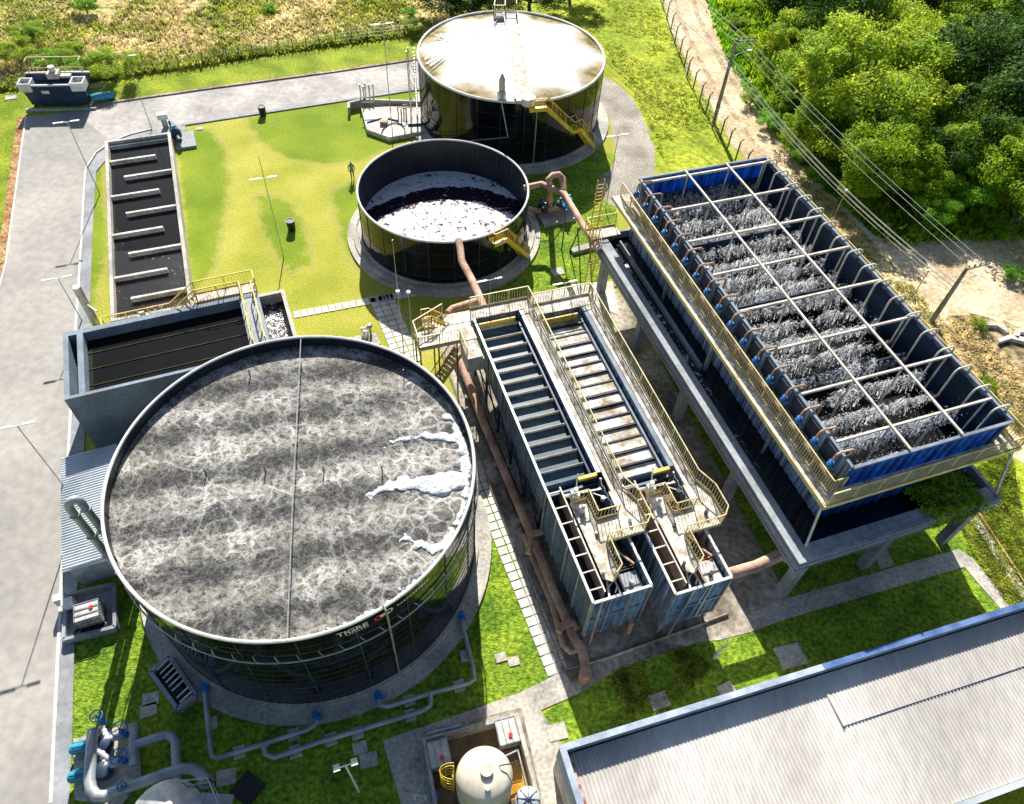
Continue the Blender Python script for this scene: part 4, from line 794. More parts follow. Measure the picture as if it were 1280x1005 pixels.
# ------------------------------------------------------------------ clarifiers
def clarifier(off, scummy, label):
    f = FR((4.73, 15.82), 21.5) @ Matrix.Translation((off[0], off[1], 0)); T = 5.3
    t = thing('clarifier', label, 'treatment unit', f @ Vector((1.5, 10, 0)), 'pair of long raised steel treatment units')
    # near block
    b = B(f); b.corr((0, 6.6), (0, 0), 1.3, T, .05, .45, .03, -1); b.corr((3, 0), (3, 6.6), 1.3, T, .05, .45, .03, -1); b.objs('side_wall', 'ct_weather' if scummy else 'blue_steel', t)
    b = B(f); b.corr((0, 0), (3, 0), 1.3, T, .05, .38, .03, -1); b.obj('end_wall', 'blue_front', t)
    b = B(f); b.box(.06, 6.55, 1.3, 2.94, 6.62, T-.4); b.box(.06, .06, 1.2, 2.94, 6.6, 1.3); b.obj('floor_plate', 'navy', t)
    b = B(f)
    for v in (0, 1.65, 3.3, 4.95, 6.6):
        for u in (-.1, 3.1): b.bar((u, v, 1.1), (u, v, T), .1)
    for z in (1.3, 3.2):
        b.bar((-.1, -.1, z), (3.1, -.1, z), .09)
    for u in (.9, 2.0, 3.1, -.1): b.bar((u, -.12, 1.2), (u, -.12, T), .09)
    b.obj('stiffener', 'steel', t)
    b = B(f)
    for q in (((-.08, -.08), (3.08, -.08)), ((-.08, -.08), (-.08, 6.7)), ((3.08, -.08), (3.08, 2.8))): b.bar((*q[0], T+.03), (*q[1], T+.03), .13, .1)
    b.obj('top_frame', 'rimw', t)
    for u in (.1, 2.9):
        for v in (.1, 3.3, 6.4): B(f).box(u-.08, v-.08, 0, u+.08, v+.08, 1.3).obj('leg', 'paint_grey', t)
    # side channel with cross bars
    b = B(f); b.box(.66, .3, 3.6, .72, 6.7, T+.02); b.obj('channel_wall', 'pink', t)
    b = B(f)
    for i in range(7): b.bar((0, .6+i*.98, T), (.69, .6+i*.98, T), .07)
    b.bar((.7, .3, T+.04), (.7, 6.7, T+.04), .08); b.obj('channel_bar', 'offwhite', t)
    B(f).box(.06, .06, 3.4, 2.94, 6.5, 4.3).obj('liquid', 'water' if not scummy else 'brown', t)
    b = B(f)
    if scummy:
        b.box(1.95, .1, 4.3, 2.9, 1.3, 4.85); b.obj('scum_box', 'scum', t); b = B(f); b.box(1.75, 4.3, 4.3, 2.9, 6.3, 4.5); b.box(.75, 3.2, 4.3, 1.6, 6.4, 4.4); b.objs('scum', 'brown', t)
    else:
        b.box(1.95, .1, 4.3, 2.9, 1.2, 4.7); b.obj('cover_plate', 'conc_grey', t)
    b = B(f)
    for i in range(9): b.bar((1.95, 1.35+i*.14, 4.75), (2.92, 1.35+i*.14, 4.75), .05)
    b.box(1.7, .1, 4.3, 1.75, 2.8, T-.1); b.obj('grating', 'seam' if not scummy else 'pink', t)
    b = B(f); b.bar((.9, .1, 5.0), (1.25, 1.4, 5.0), .1); b.bar((1.5, .1, 5.05), (1.5, 1.5, 5.05), .08); b.bar((.95, .5, 5.1), (1.5, .9, 5.1), .07); b.bar((1.25, .2, 5.1), (1.5, .5, 5.1), .07); b.obj('scraper_frame', 'white', t)
    b = B(f)
    b.bar((.7, 6.2, 5.2), (2.9, 6.0, 5.2), .1); b.bar((2.2, 6.05, 5.15), (3.0, 5.4, 5.15), .06); b.obj('tie_bar', 'steel', t)
    b = B(f)
    if scummy: b.bar((.5, -.35, .1), (.95, -.15, T), .09); b.bar((1.5, -.22, 1.4), (1.75, -.15, T), .07)
    else: b.bar((.25, -.35, .2), (.35, -.15, T+.1), .09); b.tube([(2.6, -.3, .2), (2.6, -.3, 1.6), (2.6, .0, 1.6)], .14, 10)
    b.objs('drain_pipe', 'pink' if not scummy else 'steel', t, True)
    b = B(f)
    for (u, v, w, h) in ((2.2, 2.2, .3, .35), (2.6, 5.2, .25, .3), (.95, 1.2, .18, .3), (1.5, 3.4, .2, .22), (2.3, .5, .25, .4), (3.5, 3.6, .22, .35)): b.cyl(u, v, T-.5 if v < 2.5 and u > 1.8 else T+.14, (T-.5 if v < 2.5 and u > 1.8 else T+.14)+h, w*.5, n=10)
    b.objs('fitting', 'seam' if scummy else 'steel', t, True)
    b = B(f); b.tube([(1.9, 3.0, T-.2), (2.4, 2.2, T-.35), (2.85, 1.4, T-.3)], .07, 8); b.tube([(.8, 6.1, T-.1), (2.0, 5.9, T-.3), (2.9, 6.1, T-.1)], .06, 8); b.objs('hose', 'pink', t, True)
    # decks of the near block
    b = B(f); b.prism([(.85, .95), (1.35, .6), (1.75, .95), (1.75, 2.75), (3.95, 2.75), (4.35, 3.2), (4.35, 4.6), (3.9, 5.6), (3.12, 5.6), (3.12, 4.1), (1.75, 4.1), (1.75, 5.5), (.85, 5.5)], T+.06, T+.14); b.obj('deck', 'deck', t)
    b = B(f); b.rail([(1.75, 2.7, T+.14), (1.75, 1.0, T+.14), (1.3, .65, T+.14)], 1.0, .2, .04, 1.2, .022, .2); b.rail([(3.05, 4.15, T+.14), (1.8, 4.15, T+.14), (1.8, 5.5, T+.14), (.9, 5.5, T+.14)], 1.0, .18, .04, 1.2, .024, .2)
    b.rail([(1.8, 2.75, T+.14), (3.95, 2.75, T+.14), (4.35, 3.2, T+.14), (4.35, 4.6, T+.14), (3.9, 5.7, T+.14), (3.9, 20.3, T+.14)], 1.05, .18, .04, 1.5, .022, .2)
    b.obj('handrail', 'rail', t)
    b = B(f); b.cyl(1.25, 4.9, T+.14, T+.6, .16, n=12); b.cyl(1.3, 4.9, T+.6, T+.75, .1, n=12); b.box(1.0, 5.6, T-.1, 1.4, 6.0, T+.6); b.cyl(1.2, 5.8, T+.6, T+1.0, .12, n=10); b.bar((1.3, 5.9, T+.2), (1.6, 6.6, T+1.1), .06); b.objs('scraper_drive', 'white', t, True)
    # long trough
    v0, v1 = 7.0, 20.4
    b = B(f); b.corr((0, v1), (0, v0), 3.1, T-.06, .04, .6, .03, -1); b.corr((3, v0), (3, v1), 3.1, T-.06, .04, .6, .03, -1); b.box(.05, v1-.05, 3.1, 2.95, v1, T); b.box(.05, v0, 3.1, 2.95, v0+.05, T); b.objs('trough_wall', 'blue_steel', t)
    b = B(f)
    for v, w in ((7.6, 3.2), (10.8, 3.2), (14, 3.2), (17.2, 3.1)):   # hoppers
        b.add([(.1, v, 3.1), (2.9, v, 3.1), (2.9, v+w, 3.1), (.1, v+w, 3.1), (1.2, v+1.2, 1.5), (1.8, v+1.2, 1.5), (1.8, v+w-1.2, 1.5), (1.2, v+w-1.2, 1.5)], [(0, 4, 5, 1), (1, 5, 6, 2), (2, 6, 7, 3), (3, 7, 4, 0), (4, 7, 6, 5)])
    b.objs('hopper', 'navy', t)
    b = B(f)
    for i in range(10):
        v = v0+.1+i*1.47
        for u in (-.06, 3.06): b.bar((u, v, 2.9), (u, v, T), .1)
    for u in (-.06, 3.06): b.bar((u, v0, 3.0), (u, v1, 3.0), .14)
    b.obj('stiffener', 'paint_grey', t)
    k = 0
    for i in range(6):
        v = v0+.1+i*2.62
        for u in (-.05, 3.05):
            B(f).box(u-.08, v-.08, 0, u+.08, v+.08, 3.0).obj('leg', 'navy', t)
    b = B(f)
    for i in range(5):
        v = v0+.1+i*2.62
        b.bar((-.05, v, .3), (-.05, v+2.6, 2.9), .07); b.bar((-.05, v, 1.6), (-.05, v+2.6, 1.6), .08); b.bar((3.05, v, .3), (3.05, v+2.6, 2.9), .07)
    b.objs('brace', 'navy', t)
    b = B(f); b.bar((-.1, v0-.3, T+.04), (-.1, v1, T+.04), .14, .12); b.bar((3.14, v0, T-.02), (3.14, v1, T-.02), .26, .12); b.obj('top_rail', 'paint_grey' if scummy else 'shed_roof', t)
    b = B(f); b.box(.06, v0+.06, 3.8, 2.94, v1-.06, 4.15); b.obj('liquid', 'water', t)
    v = v0+.35; i = 0
    if not scummy:
        while v < v1-1.2:
            b = B(f); b.box(.08, v, 4.42, 2.7, v+.34, 4.5); b.add([(.08, v+.38, 4.50), (2.7, v+.38, 4.50), (2.7, v+.68, 4.66), (.08, v+.68, 4.66)], [(0, 1, 2, 3)]); b.obj('lamella_plate', 'lam', t)
            b = B(f); b.box(.06, v+.80, 4.4, 2.92, v+.822, 4.85); b.obj('weir_lip', 'offwhite', t)
            v += .98; i += 1
    else:
        while v < v1-.4:
            b = B(f); hgt = 4.68+.03*((i*7) % 5-2); b.box(.08, v, 4.3, 2.75, v+.67, hgt); b.obj('lamella_plate', 'scum', t)
            b = B(f); b.box(.06, v+.69, 4.4, 3.0, v+.80, 4.80); b.obj('weir_bar', 'black', t)
            v += .88; i += 1
    b = B(f); b.box(2.76, v0+.1, 4.3, 2.92, v1-.1, 4.9); b.obj('collecting_launder', 'navy' if not scummy else 'paint_grey', t)
    b = B(f); b.box(3.3, 5.6, T-.12, 3.92, v1+.05, T+.06); b.box(-.1, v1+.02, T-.12, 3.92, v1+.95, T+.08); b.objs('walkway', 'deck', t)
    b = B(f); b.rail([(3.9, 20.3, T+.14), (3.9, v1+.95, T+.08), (-.1, v1+.95, T+.08)], 1.05, .18, .04, 1.5, .022, .15); b.obj('handrail', 'rail', t)
    b = B(f); b.box(.1, v1-.45, T-.55, 2.6, v1-.35, T-.05); b.box(1.9, v0-.15, T-.2, 3.0, v0+.05, T+.02); b.objs('end_plate', 'rail_orange', t)
    b = B(f); b.bar((0, v0-.55, T-.2), (2.0, v0-.5, T-.2), .12); b.obj('cross_beam', 'paint_grey', t)
    return t
clarifier((0, 0), False, 'left raised blue steel unit with rows of dark slanted plates')
clarifier((4.12, -.8), True, 'right raised blue steel unit with scum whitened plates between black bars')
fc = FR((4.73, 15.82), 21.5)
pl = thing('stair_platform', 'cream platform with zigzag yellow stairs at the far end of the steel units', 'platform', fc @ Vector((-3, 19.5, 0)))
b = B(fc); b.box(-4.2, 18.75, 5.18, -.4, 20.3, 5.34); b.box(-1.45, 17.2, 5.15, -.45, 18.75, 5.3); b.box(-2.0, 20.35, 5.16, -.12, 21.3, 5.36); b.obj('deck', 'deck', pl)
b = B(fc); b.box(-1.5, 17.15, 4.1, -.4, 18.7, 5.13); b.obj('inlet_box', 'offwhite', pl)
b = B(fc)
for u, v in ((-4.1, 18.85), (-2.9, 18.85), (-4.1, 20.2), (-2.9, 20.2), (-1.7, 18.85)): b.bar((u, v, 0), (u, v, 5.15), .09)
b.objs('post', 'seam', pl)
b = B(fc); b.rail([(-2, 21.3, 5.36), (-4.15, 20.3, 5.34), (-4.15, 18.8, 5.34), (-1.5, 18.8, 5.34), (-1.5, 17.2, 5.3)], 1.05, .18, .04, 1.5, .022, .15); b.obj('handrail', 'rail', pl)
P_ = lambda u, v, z: fc @ Vector((u, v, z))
stair(pl, [P_(-3.4, 20.5, 5.3), P_(-2.9, 20.5, 5.3), P_(-.6, 20.5, 3.4), P_(-.2, 20.5, 3.4)], fc.to_3x3() @ Vector((0, .75, 0)), 'rail_orange')
stair(pl, [P_(-1.2, 19.3, 3.6), P_(-3.6, 17.9, 1.6), P_(-4.6, 17.3, .3)], fc.to_3x3() @ Vector((-.35, .65, 0)), 'rail_orange')
pp_ = thing('process_pipe', 'long rusty salmon pipe lying along the left side of the steel units', 'pipe', G(650, 640))
b = B(); run(b, [(571, 440), (578, 458), (604, 528), (640, 612), (664, 668), (692, 738), (718, 798), (728, 815), (732, 832), (731, 842)], .7, .27, 12); b.obj('main_pipe', 'pink', pp_, True)
b = B(); run(b, [(655, 668), (668, 702), (690, 755), (700, 790), (704, 806), (713, 815), (724, 812)], .5, .17); run(b, [(664, 668), (680, 664), (700, 660)], 1.2, .2); run(b, [(664, 676), (660, 692)], 1.2, .18); run(b, [(698, 790), (703, 782), (716, 778), (722, 786)], 1.1, .2); b.obj('branch_pipe', 'pink', pp_, True)
b = B(); run(b, [(575, 470), (600, 535), (640, 630), (680, 725), (704, 790)], .25, .08, 6); run(b, [(583, 460), (610, 528), (650, 620)], .3, .08, 6); b.obj('small_pipe', 'seam', pp_, True)
b = B(); g = G(731, 844, .5); b.cyl(g.x, g.y, .1, .95, .33, n=14); b.objs('flange', 'pink', pp_, True)
b = B()
for px in ((590, 500), (625, 585), (655, 655), (685, 730), (708, 785)):
    g = G(*px); b.box(g.x-.5, g.y-.15, 0, g.x+.5, g.y+.15, .4)
b.objs('pipe_support', 'conc_dirty', pp_)
lw = G(640, 560)
o = B(); run(o, [(553, 440), (600, 575), (650, 700), (704, 838), (760, 822), (910, 768)], .12, .1, 4); tag(o.obj('slab_kerb', 'conc_dirty'), 'low stained kerb edging the concrete slab under the steel units', 'kerb')
def pipe_thing(label, runs, r, m='pink', extra=None):
    t = thing('process_pipe', label, 'pipe', runs[0][0])
    for q in runs: B().tube(q, r, 12).obj('pipe', m, t, True)
    return t
pipe_thing('salmon pipe dropping from the foam tank rim to the steel units', [[G(573, 300, 4.45), G(575, 309, 4.3), G(577, 326, 3.9), G(590, 350, 4.3), G(607, 388, 4.7)], [G(560, 392, 4.4), G(566, 386, 4.4), G(598, 376, 4.4)]], .27)
t = pipe_thing('salmon pipe bridging from the foam tank to the cooling tower corner with a raised loop', [[G(655, 235, 3.9), G(664, 233, 4.0), G(677, 230, 4.1), G(705, 242, 4.4), G(728, 280, 4.7), G(750, 314, 4.9)],
    [G(687, 262, .3), G(687, 232, 4.2), G(686, 224, 5.0), G(691, 219, 5.2), G(699, 218, 5.2), G(703, 222, 5.0), G(704.5, 238, 4.5)]], .25)
b = B()
for px, tp_ in (((702, 312), (708, 262)), ((712, 314), (725, 285)), ((724, 312), (722, 285)), ((737, 312), (739, 300)), ((738, 312), (736, 296))): b.bar(G(*px), G(*tp_, 4.2), .09)
b.objs('trestle', 'seam', t)
b = B(); p, q = G(714, 316), G(742, 309); b.bar(p+Vector((0, 0, .15)), q+Vector((0, 0, .15)), .6, .3); b.obj('footing', 'conc', t)
pipe_thing('thick salmon pipe joining the right steel unit to the cooling tower basin', [[G(902, 720, 3.2), G(945, 708, 3.2), G(968, 697, 3.3), G(978, 693, 3.5), G(984, 697, 3.4)]], .33)
sk = thing('valve_skid', 'cluster of blue and salmon valves on a slab beside the raised pipe loop', 'valve station', G(695, 270))
b = B(); b.prism([(v.x, v.y) for v in gp([(672, 272), (716, 262), (720, 276), (680, 285)])], 0, .3); b.obj('slab', 'conc', sk)
b = B(); run(b, [(660, 260), (672, 264), (700, 260), (716, 256)], .8, .2)
for px in ((672, 268), (686, 266), (697, 266), (706, 263)): g = G(*px); b.tube([g+Vector((0, 0, .3)), g+Vector((0, 0, 1.2))], .16, 8)
b.obj('manifold', 'pink', sk, True)
for i, px in enumerate(((676, 256), (688, 254), (700, 256), (711, 252), (681, 262), (707, 260))):
    g = G(*px, 1.0); b = B(); b.lathe(g.x, g.y, [(.15, .7), (.32, .9), (.3, 1.3), (.08, 1.4), (.08, 1.7)], 10); b.obj('valve', 'blue_valve' if i % 2 else 'navy', sk, True)
# ------------------------------------------------------------------ cooling tower
CO = (16.12, 19.2); f = FR(CO, 21.8)
ct = thing('cooling_tower', 'big blue cooling tower on concrete legs with open top and spraying water', 'cooling tower', (CO[0], CO[1], 0))
UL, VL = 12.0, 27.6
for v in (.25, 6.9, 13.6, 20.3, 26.9):
    for u in (.25, 11.75):
        b = B(f); b.box(u-.28, v-.28, 0, u+.28, v+.28, 4.0); b.objs('leg', 'conc_grey', ct)
for v in (.3, 13.6): b = B(f); b.box(5.7, v-.28, 0, 6.3, v+.28, 4.0); b.objs('leg', 'conc_grey', ct)
b = B(f); b.box(-.7, -.1, 4.0, 12.5, VL, 4.2); b.box(-.75, -.2, 4.2, -.55, VL+.05, 5.15); b.box(-.55, -.2, 4.2, 12.35, .02, 5.15); b.box(12.35, -.2, 4.2, 12.55, VL+.05, 5.15); b.box(-.55, VL-.15, 4.2, 12.35, VL+.05, 5.15)
b.box(-.55, .75, 4.2, .1, VL-.15, 5.1); b.box(-.55, .02, 4.2, 12.35, .75, 5.1); b.obj('basin', 'conc_grey', ct)
b = B(f)
for z in (4.35, 4.9): b.box(-.78, -.24, z, -.75, VL, z+.05); b.box(-.78, -.24, z, 12.58, -.2, z+.05)
b.obj('basin_ledge', 'paint_grey', ct)
b = B(f); b.box(.1, .75, 4.2, 12.35, VL-.15, 4.55); b.obj('basin_water', 'water', ct)
b = B(f); b.add([(.2, 4.5, 4.56), (.75, 4.5, 4.56), (.85, 15, 4.56), (.7, VL-3, 4.56), (.2, VL-3, 4.56)], [(0, 1, 2, 3, 4)]); b.obj('basin_foam', 'churn', ct)
b = B(f); b.box(.9, 13.8, 4.5, 1.0, VL-1, 5.05); b.obj('basin_baffle', 'conc_grey', ct)
U0, U1, V0, V1, ZT = 2.15, 12.05, 2.2, 27.3, 9.6
b = B(f); b.corr((U0-.1, V1), (U0-.1, V0), 4.6, ZT-.05, .05, .5, .03, -1); b.corr((U1, V0), (U1, V1), 4.6, ZT-.05, .12, .62, .03, -1); b.objs('side_cladding', 'ct_weather', ct)
b = B(f); b.corr((U0, V0-.0), (U1, V0), 4.6, ZT-.05, .13, .62, .03, -1); b.corr((U1, V1), (U0, V1), 4.6, ZT-.05, .13, .62, .03, -1); b.objs('end_cladding', 'ct_blue', ct)
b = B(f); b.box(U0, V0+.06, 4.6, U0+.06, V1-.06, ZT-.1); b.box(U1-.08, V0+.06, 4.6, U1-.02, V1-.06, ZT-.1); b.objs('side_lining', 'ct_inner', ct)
b = B(f); b.box(U0+.1, V1-.45, 6.5, U1-.12, V1-.35, 8.35); b.obj('end_dark_band', 'ct_inner', ct)  # dark band added to imitate shade low on the far end wall
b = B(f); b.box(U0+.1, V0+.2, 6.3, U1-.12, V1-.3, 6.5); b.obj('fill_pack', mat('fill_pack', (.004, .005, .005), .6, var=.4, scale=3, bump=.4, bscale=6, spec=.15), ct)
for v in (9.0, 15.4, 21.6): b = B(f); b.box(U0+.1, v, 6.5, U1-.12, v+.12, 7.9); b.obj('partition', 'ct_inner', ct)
b = B(f)
for q in (((U0-.1, V0-.12), (U1+.1, V0-.12)), ((U0-.1, V1+.1), (U1+.1, V1+.1)), ((U0-.12, V0-.1), (U0-.12, V1+.1)), ((U1+.1, V0-.1), (U1+.1, V1+.1))): b.bar((*q[0], ZT), (*q[1], ZT), .16, .14)
b.obj('top_frame', 'paint_grey', ct)
NV = 17; VS = [V0+.75+i*(V1-V0-1.4)/(NV-1) for i in range(NV)]
for i in range(8):
    v = VS[0]+.75+i*(VS[-1]-VS[0]-.6)/7.0
    b = B(f); b.bar((U0-.05, v, ZT+.06), (U1+.05, v, ZT+.06), .12, .16); b.obj('cross_beam', 'offwhite', ct)
for u in (U0+3.3, U0+6.6):
    b = B(f); b.bar((u, V0-.1, ZT+.18), (u, V1+.05, ZT+.18), .13, .10); b.obj('long_beam', 'offwhite', ct)
b = B(f)
for i in range(8):
    v = VS[0]+.75+i*(VS[-1]-VS[0]-.6)/7.0
    for u in (U0+3.3, U0+6.6, U1-.2): b.bar((u, v, 6.5), (u, v, ZT-.02), .09)
b.objs('column', 'offwhite', ct)
for k, v in enumerate(VS):      # distribution pipes and valves
    b = B(f); b.tube([(U0+.3, v, 7.45), (U1-.3, v, 7.45)], .07, 6); b.obj('spray_pipe', 'seam', ct, True)
    for s in (0, 1):
        X = (lambda u: u) if s == 0 else (lambda u: U0+U1-u)
        b = B(f); b.tube([(X(U0-.62), v, 8.35), (X(U0-.62), v, 9.55), (X(U0-.55), v, 9.78), (X(U0-.35), v, 9.88), (X(U0+.35), v, 9.85), (X(U0+.52), v, 9.7), (X(U0+.55), v, 9.4), (X(U0+.5), v, 7.5)], .06, 8)
        o = b.obj('riser', 'pink' if s == 0 else 'offwhite', ct, True)
        b = B(f); b.cyl(X(U0-.62), v, 8.75, 9.2, .16, n=10); b.box(X(U0-.62)-.2, v-.09, 8.85, X(U0-.62)+.2, v+.09, 9.1); b.cyl(X(U0-.62), v-.25, 8.92, 9.05, .1, n=8); b.obj('valve', 'blue_valve', o)
b = B(f); b.tube([(U0-.62, V0+.2, 8.3), (U0-.62, V1-.1, 8.3)], .16, 10); b.tube([(U1+.62, V0+.2, 8.3), (U1+.62, V1-.1, 8.3)], .16, 10); b.obj('supply_header', 'pink', ct, True)
b = B(f)
for k, v in enumerate(VS):
    b.box(U0-.34, v+.3, 8.4, U0-.26, v+1.15, 9.55) if k < NV-1 else None
    b.box(U1+.26, v+.3, 8.4, U1+.34, v+1.15, 9.3) if k < NV-1 else None
b.objs('header_screen', 'ct_inner', ct)
D = 7.8
b = B(f); b.box(.62, 1.3, D-.12, U0-.12, V1+1.0, D); b.box(U1+.1, 1.3, D-.12, 13.3, V1+1.0, D); b.box(U0-.12, 1.3, D-.12, U1+.1, V0-.16, D); b.obj('deck', 'deck', ct)
b = B(f); b.box(.56, 1.24, D-.22, .62, V1+1, D+.06); b.box(13.3, 1.24, D-.22, 13.36, V1+1, D+.06); b.box(.62, 1.24, D-.22, 13.3, 1.3, D+.06); b.obj('deck_fascia', 'rail', ct)
b = B(f); b.rail([(U0-.95, V1+.9, D), (U0-.95, 2.0, D), (U0-.1, 2.0, D)], 1.1, .17, .045, 1.6, .028, .1); b.rail([(.75, 1.35, D), (13.25, 1.35, D), (13.25, V1+.9, D), (U1+.2, V1+.9, D)], 1.1, .17, .045, 1.6, .024, .12); b.obj('handrail', 'rail', ct)
b = B(f); b.box(U1+.95, 2.3, D+.02, U1+1.05, V1+.5, D+.35); b.obj('cable_tray', 'yellow', ct)
b = B(f); b.bar((.1, .6, 5.2), (.9, 1.7, D-.1), .12); b.bar((12.4, .2, 5.2), (13.1, 1.5, D-.1), .12); b.bar((1.2, 13.7, 4.6), (1.2, 13.7, D-.1), .22)
for v in (6.9, 20.3): b.bar((1.4, v, 4.6), (1.4, v, D-.1), .14)
b.objs('deck_strut', 'steel', ct)
lad = thing('caged_ladder', 'yellow caged ladder and gangway at the far left corner of the cooling tower', 'ladder', f @ Vector((-.9, 27.2, 0)))
b = B(f)
for u in (-1.15, -.65): b.bar((u, 27.0, 0), (u, 27.0, 6.2), .06); b.bar((u-.0, 27.5, 5.2), (u, 27.5, 10.0), .06)
b.obj('upright', 'rail_orange', lad); b = B(f)
for i in range(20): b.bar((-1.15, 27.0, .3+i*.3), (-.65, 27.0, .3+i*.3), .03)
for i in range(15): b.bar((-1.15, 27.5, 5.4+i*.3), (-.65, 27.5, 5.4+i*.3), .03)
b.obj('rung', 'rail_orange', lad); b = B(f)
for z0_, v_ in ((2.2, 27.0), (6.4, 27.5)):
    for i in range(6): b.tube([(-.9+.38*math.cos(t), v_-.05-.62*math.sin(t), z0_+i*.65) for t in (math.pi*k/8 for k in range(9))], .02, 4)
    for t in (.8, math.pi/2, 2.3): b.bar((-.9+.38*math.cos(t), v_-.05-.62*math.sin(t), z0_), (-.9+.38*math.cos(t), v_-.05-.62*math.sin(t), z0_+3.3), .02)
b.obj('safety_cage', 'rail_orange', lad)
b = B(f); b.box(-1.2, 27.1, 5.15, 1.2, 28.2, 5.22); b.obj('landing', 'deck', lad); b = B(f); b.rail([(-1.2, 27.1, 5.22), (-1.2, 28.2, 5.22), (1.2, 28.2, 5.22)], 1.1, .2, .04); b.obj('handrail', 'rail_orange', lad)
# the spray itself
def spray():
    rnd = random.Random(11); vs = []; fs = []; st_ = []
    for k, v in enumerate(VS):
        for j in range(15):
            u = U0+.75+(U1-U0-1.5)*j/14+rnd.gauss(0, .05); g = noise.noise((u*.35, v*.25, 3.1)); s = (1.0+.5*g)*rnd.uniform(.8, 1.15)
            if k == 0: s *= .6
            if rnd.random() < .05 or (k in (4, 5, 9, 10) and u > 9.5 and rnd.random() < .6) or (k in (7, 10) and rnd.random() < .4): s *= .45
            for q in range(3 if rnd.random() < .6 else 2):
                hh = s*(.62, .45, .85)[q]*rnd.uniform(.85, 1.1); R = s*(.42, .52, .26)[q]*rnd.uniform(.85, 1.15); tilt = rnd.gauss(0, .12); sd = rnd.uniform(0, 40); b0 = len(vs); na = 22; nr = 8
                for a_ in range(nr):
                    t = a_/(nr-1)
                    for i in range(na):
                        az = 6.28318*i/na; w = 1+.28*noise.noise((math.cos(az)*2, math.sin(az)*2, sd)); rr = R*w*(t*1.25)**.8; z = hh*(1-(t*1.55-.35)**2*1.0) if t > .22 else hh*(1-.0*t)
                        z = hh*(.94+.5*t-2.0*t*t)*w; c = f @ Vector((u+rr*math.cos(az)+tilt*t*.3, v+rr*math.sin(az)*.85, 7.45+z)); vs.append(tuple(c)); st_.extend((math.cos(az)*3.4+sd, math.sin(az)*3.4, t*1.1))
                for a_ in range(nr-1):
                    for i in range(na): fs.append((b0+a_*na+i, b0+a_*na+(i+1) % na, b0+(a_+1)*na+(i+1) % na, b0+(a_+1)*na+i))
            for q in range(int(34*s)):
                p = f @ Vector((u+rnd.gauss(0, .3), v+rnd.gauss(0, .24), 7.5+rnd.uniform(-.3, .85)*s)); r = rnd.uniform(.012, .032); bb = len(vs)
                vs.extend([(p.x+r, p.y, p.z), (p.x-r*.5, p.y+r, p.z), (p.x-r*.5, p.y-r, p.z), (p.x, p.y, p.z+r*1.6)]); st_.extend([999, 0, 0]*4); fs.extend([(bb, bb+1, bb+3), (bb+1, bb+2, bb+3), (bb+2, bb, bb+3), (bb+2, bb+1, bb)])
    me = bpy.data.meshes.new('water_spray'); me.from_pydata(vs, [], fs); o = bpy.data.objects.new('water_spray', me); COL.objects.link(o)
    a = me.attributes.new('jet', 'FLOAT_VECTOR', 'POINT'); a.data.foreach_set('vector', st_)
    for p in me.polygons: p.use_smooth = True
    m, n, L, b, tc = nodes('spray'); at_ = n.new('ShaderNodeAttribute'); at_.attribute_name = 'jet'
    w = add(n, 'TexNoise'); w.inputs['Scale'].default_value = 2.0; w.inputs['Detail'].default_value = 3; L.new(at_.outputs['Vector'], w.inputs[0])
    sep = add(n, 'SeparateXYZ'); L.new(at_.outputs['Vector'], sep.inputs[0])
    w3 = add(n, 'TexNoise'); w3.inputs['Scale'].default_value = 9; w3.inputs['Detail'].default_value = 4; L.new(tc, w3.inputs[0])
    k = ramp(n, L, math_(n, L, 'ADD', w.outputs[0], math_(n, L, 'MULTIPLY_ADD', w3.outputs[0], .55, -.275)), [(.59, 0.), (.64, .9)])
    k = math_(n, L, 'MAXIMUM', k, math_(n, L, 'GREATER_THAN', sep.outputs[0], 500.))
    b.inputs['Base Color'].default_value = (.93, .95, .97, 1); b.inputs['Roughness'].default_value = .3
    tl = add(n, 'BsdfTranslucent'); tl.inputs[0].default_value = (.93, .95, .97, 1); mm = add(n, 'MixShader'); mm.inputs[0].default_value = .55; L.new(b.outputs[0], mm.inputs[1]); L.new(tl.outputs[0], mm.inputs[2])
    tr = add(n, 'BsdfTransparent'); mx = add(n, 'MixShader'); L.new(k, mx.inputs[0]); L.new(tr.outputs[0], mx.inputs[1]); L.new(mm.outputs[0], mx.inputs[2]); L.new(mx.outputs[0], n['Material Output'].inputs[0])
    me.materials.append(m)
    return stuff(o, 'rows of white water jets spraying inside the open top of the cooling tower', 'water spray')
spray()
# ------------------------------------------------------------------ long roofed building
fw = FR((3.25, 9.32), 19.6); ZR = 4.2
wh = thing('warehouse', 'long building with ribbed grey roof and blue parapet at the bottom right', 'building', (3.25, 9.32, 0))
b = B(fw); b.box(0, -7.0, 0, 34, -.02, 2.85); b.objs('wall', 'conc_light', wh)
b = B(fw); N = 34*20
vs = []
for i in range(N+1):
    u = .25+33.5*i/N; z = 3.72+(.035 if i % 4 in (1, 2) else 0)-.35; vs += [(u, -.3, z+.12), (u, -7.0, z-.25)]
b.add(vs, [(2*i, 2*i+1, 2*i+3, 2*i+2) for i in range(N)]); b.obj('roof', 'roof', wh)
b = B(fw); vs = []; N2 = 20*20
for i in range(N2+1):
    u = 13.4+20.3*i/N2; z = 3.52+(.035 if i % 4 in (1, 2) else 0); vs += [(u, -.3, z), (u, -2.7, z-.1)]
b.add(vs, [(2*i, 2*i+1, 2*i+3, 2*i+2) for i in range(N2)]); b.box(13.34, -2.72, 3.3, 13.4, -.35, 3.54); b.obj('raised_roof', 'roof', wh)
